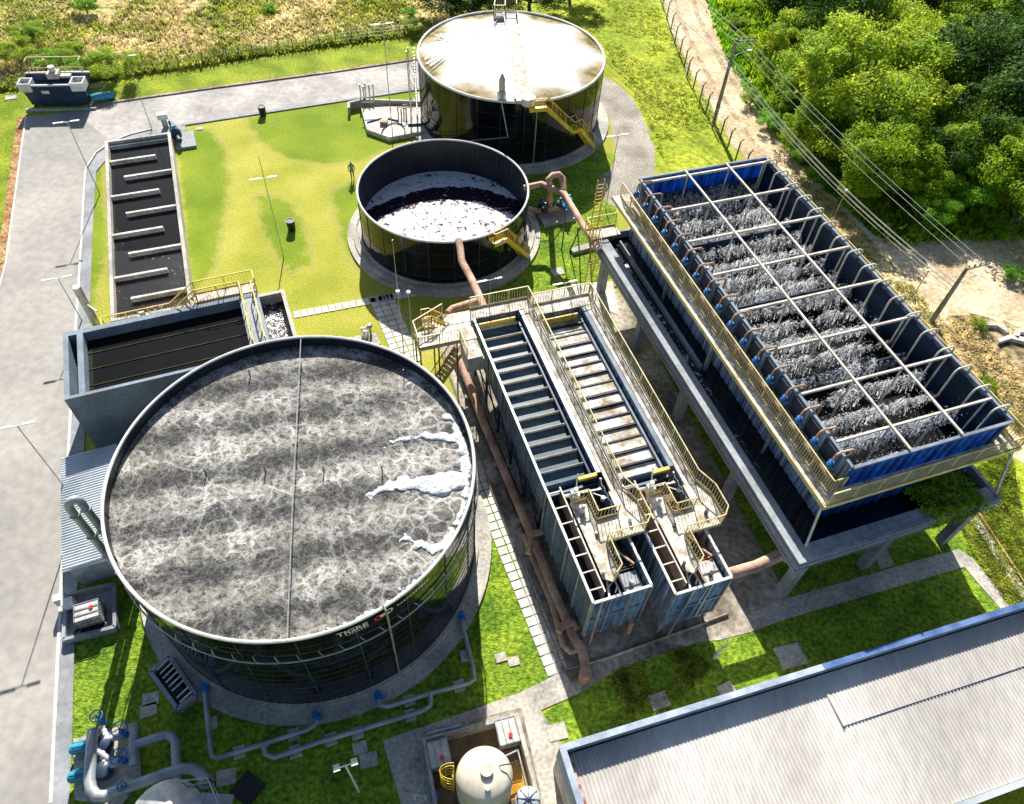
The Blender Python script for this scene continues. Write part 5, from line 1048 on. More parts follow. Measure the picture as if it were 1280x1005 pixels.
b = B(fw); b.box(-.05, -.22, 2.3, 34, .0, ZR); b.box(-.05, -7.2, 2.3, .14, -.22, ZR); b.obj('parapet', mat('parapet', (.22, .30, .42), .5, col2=(.34, .42, .52)), wh)
b = B(fw); b.box(13, .003, 2.4, 34, .03, ZR-.05); b.box(6, .003, 2.4, 12.6, .03, ZR-.08); b.obj('fascia', mat('fascia', (.02, .10, .38), .4, col2=(.05, .16, .45)), wh)
b = B(fw); b.box(-.1, -.26, ZR, 13.5, .03, ZR+.05); b.box(-.1, -7.2, ZR, .2, -.26, ZR+.05); b.obj('coping', mat('coping', (.30, .36, .46), .5, col2=(.42, .48, .56), scale=1), wh)
b = B(fw); b.box(13.5, -.26, ZR, 34, .03, ZR+.05); b.obj('coping', mat('blue_coping', (.05, .12, .32), .6, col2=(.12, .20, .40), scale=1), wh)
b = B(fw); b.box(.15, -7.0, 3.3, .42, -.3, 3.6); b.obj('flashing', 'roof_rust', wh)
b = B(fw); b.box(0, -7.3, 2.9, 34, -7.02, 3.3); b.obj('gutter', 'shed_roof', wh)
# ------------------------------------------------------------------ chemical pit with beige tank
fp = FR((-3.29, 10.05), 18)
pt = thing('chemical_pit', 'open walled concrete pit holding the beige tank and white containers', 'pit', (-3.29, 10.05, 0))
b = B(fp); b.box(0, -6, 0, .2, 0, 1.1); b.box(4.7, -6, 0, 4.9, 0, 1.1); b.box(.2, -.2, 0, 4.7, 0, 1.1); b.obj('pit_wall', 'conc', pt)
b = B(fp); b.box(.2, -6, .02, 4.7, -.2, .08); b.obj('pit_floor', 'brown', pt)
b = B(fp); b.add([(3.5, -3.6, .09), (4.65, -3.6, .09), (4.65, -2.0, .09), (3.7, -1.9, .09)], [(0, 1, 2, 3)]); b.obj('spilled_liquid', 'ochre', pt)
b = B(fp); b.bar((.1, -.1, 1.16), (2.4, -.1, 1.16), .06); b.bar((.1, -.1, 1.16), (.1, -5, 1.16), .06); b.bar((.3, .1, 1.2), (2.0, .1, 1.2), .07); b.bar((4.4, -1.75, 1.3), (4.4, -5, 1.3), .07); b.bar((3.5, -1.9, 1.3), (4.4, -1.75, 1.3), .07); b.obj('edge_pipe', 'steel', pt)
b = B(fp); b.box(1.2, .02, .9, 1.9, .2, 1.18); b.obj('cover', 'blue_front', pt)
bt = thing('beige_tank', 'beige domed fibreglass tank standing in the chemical pit', 'tank', (-.1, 8.05, 0))
B().lathe(-.08, 8.1, [(1.3, .08), (1.3, 3.0), (1.22, 3.25), (1.0, 3.45), (.6, 3.62), (.2, 3.68)], 48).obj('shell', 'tankbeige', bt, True)
b = B(); b.cyl(0, 8.2, 3.6, 3.78, .24, n=20); b.cyl(0, 8.2, 3.78, 3.84, .29, n=20); b.obj('manhole', 'tankbeige', bt, True)
b = B(); b.cyl(.1, 7.5, 3.5, 3.75, .13, n=14); b.cyl(.55, 8.45, 3.4, 3.55, .08, n=10); b.obj('nozzle', 'conc_light', bt, True)
b = B(); b.tube([(.55, 8.45, 3.55), (.62, 8.45, 3.7), (1.1, 8.55, 3.7), (1.35, 8.75, 3.5), (1.38, 8.65, 1.5)], .03, 6); b.obj('hose', 'seam', bt, True)
bl_ = thing('caged_ladder', 'yellow caged ladder on the left side of the beige tank', 'ladder', (-1.6, 8.2, 0)); b = B()
for dy in (-.2, .2): b.bar((-1.5, 8.1+dy, .1), (-1.5, 8.1+dy, 3.6), .045)
b.obj('upright', 'yellow', bl_); b = B()
for i in range(11): b.bar((-1.5, 7.9, .3+i*.3), (-1.5, 8.3, .3+i*.3), .03)
b.obj('rung', 'yellow', bl_); b = B()
for i in range(5): b.tube([(-1.5-.6*math.sin(t), 8.1+.34*math.cos(t), 1.6+i*.5) for t in (math.pi*k/8 for k in range(9))], .02, 4)
for t in (.7, 1.57, 2.4): b.bar((-1.5-.6*math.sin(t), 8.1+.34*math.cos(t), 1.6), (-1.5-.6*math.sin(t), 8.1+.34*math.cos(t), 3.6), .02)
b.obj('safety_cage', 'yellow', bl_)
g = G(549, 942, 1.1); ibc('white caged container in the left corner of the chemical pit', (g.x, g.y), 18, 1.0, .1)
g = G(634, 914, 1.1); ibc('white caged container in the far right corner of the chemical pit', (g.x, g.y), 18, 1.0, .1)
g = G(660, 1000, 1.3); t = thing('blue_drum', 'pale blue ribbed tank lid in the pit at the bottom edge', 'tank', (g.x, g.y, 0)); B().lathe(g.x, g.y, [(.6, .1), (.6, 1.3), (.45, 1.45), (.1, 1.5)], 24).obj('shell', 'shed_roof', t, True)
b = B()
for k in range(8): a = k*math.pi/4; b.bar((g.x, g.y, 1.54), (g.x+.55*math.cos(a), g.y+.55*math.sin(a), 1.4), .05)
b.obj('rib', 'navy', t)
t = thing('valve_stand', 'small white and blue valve stand left of the pit at the bottom edge', 'valve', G(520, 1000)); g = G(520, 1000); b = B(); b.tube([g, g+Vector((0, 0, 1)), g+Vector((.5, 0, 1)), g+Vector((.5, 0, .1))], .07, 8); b.obj('pipe', 'white', t, True)
b = B(); b.lathe(g.x+.9, g.y+.1, [(.1, 0), (.2, .4), (.22, .8), (.05, 1.0)], 12); b.obj('valve', 'blue_valve', t, True)
# ------------------------------------------------------------------ screening unit, pumps, bins
def at(px, az=24): g = G(*px); return FR((g.x, g.y), az)
fsu = at((39, 138), 10); su = thing('screening_unit', 'navy box shaped screening unit with pale open hoppers at the road end', 'machine', G(70, 125))
b = B(fsu); vs = [(.1, .5, .3), (5.3, .5, .3), (5.0, 2.2, .3), (.3, 2.2, .3), (-.1, 0.2, 2.3), (5.5, .2, 2.3), (5.6, 2.6, 2.3), (-.1, 2.6, 2.3)]
b.add(vs, [(3, 2, 1, 0), (0, 1, 5, 4), (1, 2, 6, 5), (2, 3, 7, 6), (3, 0, 4, 7)]); b.box(0, .4, 1.6, 5.4, 2.4, 1.7); b.objs('hopper', 'navy', su)
b = B(fsu); b.bar((-.1, .2, 2.34), (5.5, .2, 2.34), .14); b.bar((-.1, 2.6, 2.34), (5.6, 2.6, 2.34), .14)
for q in ((-.2, .0, .9, 1.2), (4.4, .0, 5.6, 1.3)):
    b.box(q[0], q[1], 1.8, q[0]+.1, q[3], 2.6); b.box(q[2]-.1, q[1], 1.8, q[2], q[3], 2.6); b.box(q[0]+.1, q[1], 1.8, q[2]-.1, q[1]+.1, 2.6); b.box(q[0]+.1, q[3]-.1, 1.8, q[2]-.1, q[3], 2.6)
b.obj('chute_frame', 'white', su)
B(fsu).box(1.6, .12, 1.55, 2.3, .15, 1.85).obj('plate', 'white', su)
b = B(fsu); b.box(2.2, 1.2, 2.4, 3.2, 2.2, 2.9); b.cyl(2.7, 1.7, 2.9, 3.4, .3, n=12); b.box(3.3, 1.4, 2.4, 4.2, 1.9, 2.6); b.obj('gearbox', 'offwhite', su)
b = B(fsu); b.rail([(.2, 2.5, 2.4), (.2, 3.3, 2.4), (5.0, 3.3, 2.4), (5.0, 2.5, 2.4)], 1.1, 2, .05, 1.6); b.obj('guard', 'rail', su)
b = B(fsu)
for u in (.3, 5.1):
    for v in (.6, 2.1): b.bar((u, v, 0), (u, v, .4), .15)
b.objs('leg', 'seam', su)
b = B(fsu); b.tube([(5.5, 1.0, .5), (6.2, 1.2, .6), (6.9, 1.5, .5), (7.1, 2.0, .3)], .38, 12); b.obj('outlet_pipe', 'teal', su, True)
b = B(fsu); b.box(-.4, -.2, 0, 6.0, .1, .2); b.obj('kerb_slab', 'conc', su)
pm = thing('dosing_pump', 'blue pump on a grey slab at the far corner of the baffled channel', 'pump', G(222, 175)); f2 = at((226, 178))
B(f2).box(-.5, -1.3, 0, 1.3, 1.3, .25).obj('slab', 'conc_grey', pm)
b = B(f2); b.lathe(-.2, .3, [(.3, .25), (.5, .5), (.5, 1.0), (.25, 1.3)], 16); b.tube([(-.2, .3, 1.1), (-.4, 1.2, 1.4), (-.3, 1.6, .8)], .2, 10); b.tube([(-.2, .3, .7), (0, -.9, .7)], .22, 10); b.obj('pump', 'navy', pm, True)
b = B(f2); b.lathe(-.3, 1.0, [(.35, .3), (.4, .9), (.2, 1.3)], 14); b.cyl(-.2, .3, 1.3, 1.6, .18, n=12); b.obj('motor', 'teal', pm, True)
g = G(208, 160); hh = tall((208, 160), (203, 141)); t = thing('meter_cabinet', 'white cabinet on a short grey pillar by the pump', 'cabinet', g); B(at((208, 160))).box(-.25, -.15, 0, .25, .15, hh-.5).obj('pillar', 'steel', t); B(at((208, 160))).box(-.45, -.3, hh-.5, .45, .3, hh).obj('cabinet', 'white', t)
for px, lab in (((329, 144), 'black litter bin at the kerb of the upper road'), ((365, 287), 'black litter bin in the dark grass patch on the lawn')):
    g = G(*px); t = thing('litter_bin', lab, 'bin', g, 'litter bins'); b = B(); b.lathe(g.x, g.y, [(.3, 0), (.36, .9)], 16); b.obj('drum', 'black', t, True); b = B(); b.ring(g.x, g.y, .9, .94, .28, .38, 20); b.obj('lid_ring', 'black', t)
t = thing('valve_box', 'small white pipe valves on a concrete pad behind the big bubbling tank', 'valve', G(455, 425)); b = B(); b.prism([(v.x, v.y) for v in gp([(436, 424), (470, 418), (476, 432), (450, 436)])], 0, .2); b.obj('slab', 'conc', t)
b = B()
for px in ((454, 422), (460, 420), (457, 426)): g = G(*px); b.tube([g, g+Vector((0, 0, 1.0)), g+Vector((.25, 0, 1.0))], .09, 8)
b.obj('pipe', 'white', t, True)
b = B()
for z in (.9,): g = G(464, 421); b.lathe(g.x, g.y, [(.1, .1), (.1, .9), (.22, 1.1), (.1, 1.3)], 10)
b.obj('valve', 'steel', t, True)
g = G(587, 960)
# ------------------------------------------------------------------ lamps, masts
def lamp(label, base, h, az=22, arms=2, r=.045, rod=0, cat='lamp post', reach=.75):
    g = G(*base) if not isinstance(base, Vector) else base
    t = thing('lamp_post', label, cat, g, 'slim lamp posts of the plant'); B().cyl(g.x, g.y, 0, h, r, r*.6, n=8).obj('pole', 'steel', t, True)
    f = FR((g.x, g.y), az); ks = {2: (-1, 1), 1: (1,), 0: ()}[arms]
    for s in ks:
        b = B(f); b.bar((0, 0, h), (s*reach*.4, 0, h+.06), .04); b.box(min(s*reach*.35, s*reach*1.35), -.08, h+.03, max(s*reach*.35, s*reach*1.2), .08, h+.08); b.obj('lamp_head', 'white' if arms == 2 else 'steel', t)
    if rod: b = B(); b.tube([(g.x, g.y, h), (g.x, g.y, h+rod)], .02, 5); b.obj('lightning_rod', 'seam', t)
    return t
for lab, base, top in (('twin headed lamp post on the strip left of the baffled channel', (125, 243), (84, 153)), ('lamp post behind the far end of the baffled channel', (190.5, 163), (158.6, 70.6)),
        ('lamp post standing in the middle of the bright lawn, with a thin rod on top', (354.7, 322), (331.7, 223)), ('tall lamp post beside the pale equipment pad', (491, 171), (482, 30)),
        ('twin headed lamp post left of the vent pipe at the road edge', (103, 402), (66, 352)), ('lamp post on the pavement near the blower shed', (99, 632), (26, 528)),
        ('thin lamp post on the gravel track behind the cooling tower', (757, 262), (776, 170)), ('lamp post between foam tank and steel units', (612, 386), (610.5, 350)),
        ('small lamp post on the pale slab by the cooling tower ladder', (702, 392), (706, 354))):
    lamp(lab, base, tall(base, top), arms=1 if 'behind the far' in lab else 2, rod=1.8 if 'rod' in lab else 0)
def flood(label, head, h, n=2):
    g = G(*head, h); g.z = 0; t = thing('floodlight_post', label, 'floodlight', g); B().cyl(g.x, g.y, 0, h, .06, .045, n=10).obj('pole', 'white', t, True)
    f = FR((g.x, g.y), 22); b = B(f); b.bar((-.35, 0, h), (.35, 0, h), .05); b.obj('crossarm', 'white', t)
    for s in (-1, 1):
        b = B(f); b.box(s*.38-.14, -.1, h-.05, s*.38+.14, .1, h+.03); b.bar((s*.38-.14, .12, h+.1), (s*.38+.14, .12, h+.1), .05); b.bar((s*.38-.14, -.12, h+.1), (s*.38+.14, -.12, h+.1), .05); b.obj('lamp_head', 'white', t)
flood('white twin head floodlight over the shaded grass at the bottom', (432, 957), 5.0)
for lab, b0, t0 in (('left of two thin masts by the grid path', (506, 452), (491, 300)), ('right of two thin masts by the grid path', (518, 452), (507, 365))):
    g = G(*b0); h = tall(b0, t0); t = thing('lightning_mast', lab, 'mast', g, 'thin masts'); B().cyl(g.x, g.y, 0, h, .045, .02, n=6).obj('pole', 'steel', t); b = B(); b.cyl(g.x, g.y, tall(b0, (496, 366)) if 'left' in lab else h-.1, (tall(b0, (496, 366)) if 'left' in lab else h-.1)+.15, .13, n=8); b.obj('lamp_globe', 'white', t)
g = G(893, 822); t = thing('standpipe', 'crooked white standpipe on the lawn in front of the steel units', 'pipe', g); b = B(); b.tube([g, g+Vector((0, 0, 1.1)), g+Vector((.35, .15, 1.5)), g+Vector((.2, .2, 2.0)), g+Vector((0, .2, 2.2))], .045, 6); b.obj('pipe', 'white', t); B().cyl(g.x, g.y, 0, .6, .12, n=8).obj('base', 'conc_light', t)
for i, (b0, t0) in enumerate((((1042, 272), (1057, 230)), ((1140, 372), (1160, 322)))):
    g = G(*b0, D); h = 2.0; t = thing('deck_lamp', ('farther' if i == 0 else 'nearer')+' thin lamp on the right deck of the cooling tower', 'lamp', g, 'deck lamps'); B().cyl(g.x, g.y, D, D+2.2, .035, n=6).obj('pole', 'steel', t); B().cyl(g.x, g.y, D+2.2, D+2.35, .08, n=8).obj('lamp_head', 'white', t)
# ------------------------------------------------------------------ utility poles and wires
def upole(label, base, top, az):
    h = tall(base, top); g = G(*base); t = thing('utility_pole', label, 'utility pole', g); B().cyl(g.x, g.y, 0, h, .22, .13, n=12).obj('pole', 'pole', t, True); f = FR((g.x, g.y), az)
    b = B(f); b.box(-.1 if az < 60 else -1.1, -.06, h-.25, 2.0 if az < 60 else 1.1, .06, h-.13); b.obj('crossarm', 'pole', t)
    for i in range(4): u = .15+i*.55 if az < 60 else -1+i*.66; b = B(f); b.cyl(u, 0, h-.13, h+.12, .06, .04, n=8); b.obj('insulator', 'seam', t)
    b = B(f); b.tube([(0, 0, h-1.6), (.8, .0, h-1.3), (1.5, .0, h-1.1)], .035, 6); b.box(1.4, -.1, h-1.15, 1.85, .1, h-1.05); b.obj('street_light', 'white', t)
    return g, h, f
A = upole('far utility pole leaning over the dirt road by the fence', (892, 153.6), (922.5, 49), 12)
Z = upole('near utility pole with crossarm and lamp on the dirt patch right of the cooling tower', (1164, 402), (1208, 333), 24)
def wires(label, pa, pb, n, w, sag, kind):
    t = thing('overhead_cable', label, 'cable', pa); d = (pb-pa).normalized(); e = Vector((-d.y, d.x, 0)).normalized()
    for i in range(n):
        o = e*(i-(n-1)/2)*w+Vector((0, 0, .12*((i*3) % 2))); pts = [pa.lerp(pb, k/14)+o-Vector((0, 0, sag*4*(k/14)*(1-k/14)))-Vector((0, 0, .0)) for k in range(15)]
        B().tube(pts, .022, 5).obj('wire', 'wire', t)
pa = A[0]+Vector((.4, 0, A[1])); pb = Z[0]+Vector((.9, .3, Z[1]))
wires('three upper power wires strung between the two utility poles', pa, pb, 3, .75, .5, 0)
wires('bundle of lower telephone cables between the two utility poles', A[0]+Vector((0, 0, A[1]-2.2)), Z[0]+Vector((0, 0, Z[1]-1.9)), 5, .25, 1.1, 1)
back = (pa-pb).normalized()*34
wires('upper power wires running off beyond the far utility pole', pa+back, pa, 3, .75, .4, 0)
wires('lower telephone cables running off beyond the far utility pole', A[0]+Vector((0, 0, A[1]-2.2))+back, A[0]+Vector((0, 0, A[1]-2.2)), 4, .25, .6, 0)
# ------------------------------------------------------------------ fences
fe = thing('wire_fence', 'fence of dark angled posts and wires between grassy slope and dirt road', 'fence', G(860, 95))
FP = [(812, -30), (820, -14), (828, 8), (833, 24), (838, 40), (843, 54), (849, 70), (855, 84), (858, 97), (866, 112), (874, 128), (882, 141), (890, 160), (900, 172), (909, 186), (919, 200), (930, 214)]
pts = gp(FP)
for g in pts: b = B(); b.bar(g, g+Vector((0, 0, 1.9)), .12); b.bar(g+Vector((0, 0, 1.85)), g+Vector((.28, .1, 2.2)), .08); b.objs('post', 'bark', fe)
b = B()
for z in (.3, .6, .9, 1.2, 1.5, 1.8):
    for u, v in zip(pts, pts[1:]): b.bar(u+Vector((0, 0, z)), v+Vector((0, 0, z)), .018)
b.obj('wire', 'wire', fe)
fe2 = thing('field_fence', 'low dark wire fence along the ditch between lawn strip and dry field', 'fence', G(300, 72)); b = B(); bw = B()
L2 = gp([(-60, 124), (0, 113), (60, 106), (110, 101), (160, 95), (210, 88), (255, 80), (300, 73), (350, 65), (400, 58), (460, 50), (520, 43), (560, 30)])
LL = []
for u, v in zip(L2, L2[1:]):
    for k in range(3): LL.append(u.lerp(v, k/3))
for g in LL: B().bar(g, g+Vector((0, 0, 1.25)), .07).obj('post', 'bark', fe2)
for z in (.4, .8, 1.15):
    for u, v in zip(LL, LL[1:]): bw.bar(u+Vector((0, 0, z)), v+Vector((0, 0, z)), .02)
bw.obj('wire', 'seam', fe2)
# broken concrete beside the track
for i, (px, s, lab) in enumerate((((1244, 412), 1.0, 'bent pale concrete beam lying on the dirt'), ((1262, 428), 1.3, 'broken white rubble block above the earth bank'), ((1274, 420), .9, 'small broken concrete lump at the right edge'))):
    g = G(*px); b = B(FR(g, -20+30*i)); b.prism([(-.9*s, -.2), (0, .1), (.7*s, -.35), (.95*s, .1), (.1, .5), (-.85*s, .15)], 0, .35); tag(b.obj('rubble_block', 'conc_light'), lab, 'rubble')
# ------------------------------------------------------------------ person
def person(base, az):
    g = G(*base); t = thing('person', 'person in grey shirt and dark trousers walking on the bright lawn', 'person', g)
    J = {'pel': (0, 0, .95, .135), 'wst': (0, .01, 1.10, .125), 'chs': (0, .01, 1.32, .155), 'nk': (0, .0, 1.50, .058), 'hd': (0, .02, 1.60, .088), 'top': (0, .02, 1.71, .075),
         'hl': (-.10, 0, .90, .095), 'kl': (-.11, .06, .50, .06), 'al': (-.11, -.06, .09, .042), 'tl': (-.12, .10, .035, .036),
         'hr': (.10, 0, .90, .095), 'kr': (.11, .12, .50, .06), 'ar': (.11, .16, .09, .042), 'tr': (.12, .32, .035, .036),
         'sl': (-.19, 0, 1.42, .062), 'el': (-.27, -.05, 1.15, .045), 'wl': (-.26, .06, .92, .032), 'fl': (-.25, .10, .82, .028),
         'sr': (.19, 0, 1.42, .062), 'er': (.27, -.02, 1.15, .045), 'wr': (.25, .12, .93, .032), 'fr': (.24, .17, .84, .028)}
    E_ = ['pel-wst', 'wst-chs', 'chs-nk', 'nk-hd', 'hd-top', 'pel-hl', 'hl-kl', 'kl-al', 'al-tl', 'pel-hr', 'hr-kr', 'kr-ar', 'ar-tr', 'chs-sl', 'sl-el', 'el-wl', 'wl-fl', 'chs-sr', 'sr-er', 'er-wr', 'wr-fr']
    K = list(J); f = FR((g.x, g.y), az)
    me = bpy.data.meshes.new('body'); me.from_pydata([J[k][:3] for k in K], [(K.index(e.split('-')[0]), K.index(e.split('-')[1])) for e in E_], [])
    o = bpy.data.objects.new('tmp', me); COL.objects.link(o); md = o.modifiers.new('s', 'SKIN'); md.use_smooth_shade = True
    for i, k in enumerate(K): me.skin_vertices[0].data[i].radius = (J[k][3]*1.15, J[k][3]*.95 if k in ('pel', 'wst', 'chs') else J[k][3])
    me.skin_vertices[0].data[0].use_root = True
    o.modifiers.new('u', 'SUBSURF').levels = 2; o.modifiers['u'].render_levels = 2
    bpy.context.view_layer.update(); m2 = bpy.data.meshes.new_from_object(o.evaluated_get(bpy.context.evaluated_depsgraph_get())); bpy.data.objects.remove(o)
    for m in ('cloth2', 'cloth', 'skin', 'hair', 'black'): m2.materials.append(M[m])
    for p in m2.polygons:
        c = p.center; p.use_smooth = True
        p.material_index = 4 if c.z < .08 else 0 if c.z < .93 and abs(c.x) < .2 else 2 if (c.z < 1.12 and abs(c.x) >= .2) or c.z > 1.47 else 1
        if c.z > 1.64 or (c.z > 1.56 and c.y < 0): p.material_index = 3
    m2.transform(f); b = bpy.data.objects.new('body', m2); COL.objects.link(b); b.parent = t; b.matrix_parent_inverse = Matrix.Translation(g).inverted()
person((441, 223.5), 200)
# ------------------------------------------------------------------ vegetation
def crown_mesh(name, R, hgt_, k, n, leaf_, seed, m, spread=1.0):
    r = random.Random(seed); vs = []; fs = []; bl = []
    for i in range(k):
        a = r.uniform(0, 6.283); d = R*math.sqrt(r.random())*.92*spread; z = r.uniform(-.55, .6)*hgt_*(1-.55*d/R); bl.append((d*math.cos(a), d*math.sin(a), z, R*r.uniform(.13, .33)))
    for (x, y, z, q) in bl:
        for j in range(int(n/k)):
            d = Vector((r.gauss(0, 1), r.gauss(0, 1), r.gauss(.25, .9))).normalized(); rad = q*r.uniform(.55, 1.08)
            rad *= 1+.35*noise.noise(d*2.3+Vector((x, y, z)))
            c = Vector((x, y, z))+Vector((d.x, d.y, d.z*.75))*rad; nrm = (d*.6+Vector((r.gauss(0, .5), r.gauss(0, .5), r.gauss(.35, .5)))).normalized()
            e1 = nrm.orthogonal().normalized(); e1 = Matrix.Rotation(r.uniform(0, 6.28), 3, nrm) @ e1; e2 = nrm.cross(e1); s = leaf_*r.uniform(.55, 1.25); bb = len(vs)
            vs.extend([c-e1*s, c-e2*s*.45, c+e1*s, c+e2*s*.45]); fs.append((bb, bb+1, bb+2, bb+3))
    me = bpy.data.meshes.new(name); me.from_pydata([tuple(v) for v in vs], [], fs); me.materials.append(M[m]); return me, bl
def tree_proto(kind, R, Hc, k, n, leaf_, seed, m):
    """returns crown mesh and trunk mesh, tree base at 0, crown centre at height Hc"""
    me, bl = crown_mesh('crown', R, R*1.0, k, n, leaf_, seed, m); me.transform(Matrix.Translation((0, 0, Hc)))
    b = B(); b.tube([(0, 0, 0), (.1, .05, Hc*.4), (0, 0, Hc*.8), (.1, .1, Hc+R*.2)], [R*.06, R*.045, R*.035, R*.01], 8)
    for (x, y, z, q) in bl[:9]: b.tube([(0, 0, Hc*.5), (x*.5, y*.5, Hc*.75+z*.3), (x*.9, y*.9, Hc+z*.8)], [R*.03, R*.02, R*.007], 6)
    tm = bpy.data.meshes.new('trunk'); tm.from_pydata([tuple(v) for v in b.v], [], b.f); tm.materials.append(M['bark']); return me, tm
PR = {}
for kd, m, sd in (('y', 'leaf_y', 1), ('y2', 'leaf_y', 2), ('m', 'leaf_m', 3), ('m2', 'leaf_m', 4), ('d', 'leaf_d', 5), ('d2', 'leaf_d', 6), ('g', 'leaf_g', 7)):
    PR[kd] = tree_proto(kd, 4.0, 4.2, 44, 17000, .125, sd, m)
rt_ = random.Random(5)
def tree(kd, px, R, label, zc=None, name='broadleaf_tree', cat='tree', group='trees of the wooded bank'):
    zc = zc if zc is not None else R*1.05; c = G(*px, zc); s = R/4.0
    t = thing(name, label, cat, (c.x, c.y, 0), group); cm, tm = PR[kd]
    for nm, me in (('crown', cm), ('trunk', tm)):
        o = bpy.data.objects.new(nm, me); COL.objects.link(o); o.parent = t
    t.scale = (s*rt_.uniform(.92, 1.1), s*rt_.uniform(.92, 1.1), zc/4.2); t.rotation_euler = (0, 0, rt_.uniform(0, 6.28)); return t
TR = [('m', (1115, 95), 3.4, 'green tree tucked between the largest one and its right neighbour'), ('g', (1050, 108), 3.2, 'fresh green tree at the left foot of the largest yellow green one'), ('m2', (1180, 150), 3.6, 'green tree at the lower right of the bright crowns'), ('g', (1105, 160), 3.2, 'fresh green tree below the bright crowns, above the upper wires'),
      ('m', (1235, 120), 3.4, 'dull green tree between two dark ones near the right edge'), ('m', (1200, 35), 4.0, 'green tree under the top right bright one'), ('g', (1000, 90), 2.8, 'fresh green low tree beside the upper wires near the pole'), ('m2', (1150, 225), 2.8, 'dull low tree near the lower end of the upper wires'), ('m', (1210, 190), 3.2, 'dull tree inside the dark hollow'), ('m', (1120, 215), 2.6, 'small dull tree crossed by the upper wires'),
      ('y', (1092, 92), 6.4, 'largest yellow green tree in the middle of the wooded bank'), ('y2', (1165, 112), 5.2, 'broad yellow tipped tree right of the largest one, above the dark gap'), ('y', (1130, 40), 5.6, 'bright yellow green tree near the top, between two dark crowns'),
      ('y2', (1040, 75), 4.6, 'yellow green tree left of the largest one'), ('y', (1145, 165), 4.0, 'low yellow branched tree hanging over the dark hollow'), ('y2', (1060, 140), 4.4, 'yellowish tree to the lower left of the largest one'),
      ('y', (1010, 50), 4.2, 'yellow green tree near the top left of the wood'), ('m', (1020, 110), 4.0, 'mid green tree under the upper wires'), ('m2', (1105, 190), 4.2, 'mid green tree just above the upper wires near the dark hollow'),
      ('d', (1000, -15), 5.5, 'dark tree at the top edge beside the dirt road verge'), ('d2', (1040, -5), 6.5, 'dark tree at the top edge left of the bright crowns'), ('d', (1205, 70), 5.6, 'very dark tree behind the right end of the bright crowns'),
      ('y', (1215, 12), 5.2, 'bright green tree at the top right'), ('m2', (1265, 5), 6, 'green tree in the top right corner'), ('d2', (1250, 90), 6.2, 'dark tree at the right edge under the corner tree'), ('y2', (1262, 112), 3.0, 'small yellow green tree against dark foliage at the right edge'),
      ('d', (1215, 145), 5.0, 'dark tree over the hollow in the right of the wood'), ('d2', (1178, 188), 3.8, 'dark tree at the bottom of the hollow'), ('m', (1262, 190), 4.5, 'dull green tree on the right edge of the bank'), ('y', (1110, 135), 4.6, 'yellow green tree overlapping the front of the largest one'),
      ('m2', (1085, 222), 2.6, 'dull low tree under the middle of the upper wires'), ('d2', (1080, 175), 3.6, 'dark tree between the wire bundles'), ('m', (1020, 165), 3.2, 'small mid green tree between the wires and the road'),
      ('g', (1215, 228), 2.8, 'fresh green bush tree above the dirt track'), ('g', (1170, 262), 2.0, 'small fresh green bush beside the dirt track bend'), ('m', (1255, 232), 2.4, 'dull green bush at the right edge above the dirt track'),
      ('d', (1000, 72), 3.0, 'dark tree behind the far utility pole'), ('m', (972, 85), 2.0, 'bushy green shrub tree right of the far utility pole'), ('d', (1190, -10), 5.5, 'dark tree at the top edge between two bright ones'), ('y2', (1075, 35), 4.2, 'yellow green tree left of the top bright crown'),
      ('d2', (565, -12), 4.4, 'dark tree peeking over the top edge left of the covered tank platform'), ('d', (612, -13), 4.4, 'dark tree directly behind the covered tank platform'), ('d2', (664, -14), 4.2, 'dark tree right of the covered tank platform'), ('m', (715, -22), 3.5, 'green tree at the top edge above the slope'),
      ('d', (1290, 150), 5, 'dark tree half out of the right edge'), ('d2', (1300, 60), 6, 'dark tree beyond the right edge'), ('m', (1310, 220), 5, 'dull tree half out of the right edge above the track'), ('m2', (1120, -20), 5, 'mid green tree at the very top of the wood'), ('d', (1260, -30), 6, 'dark tree past the top right corner')]
for kd, px, R, lab in TR: tree(kd, px, R, lab, R*.72 if 'covered tank platform' in lab or 'above the slope' in lab else None)
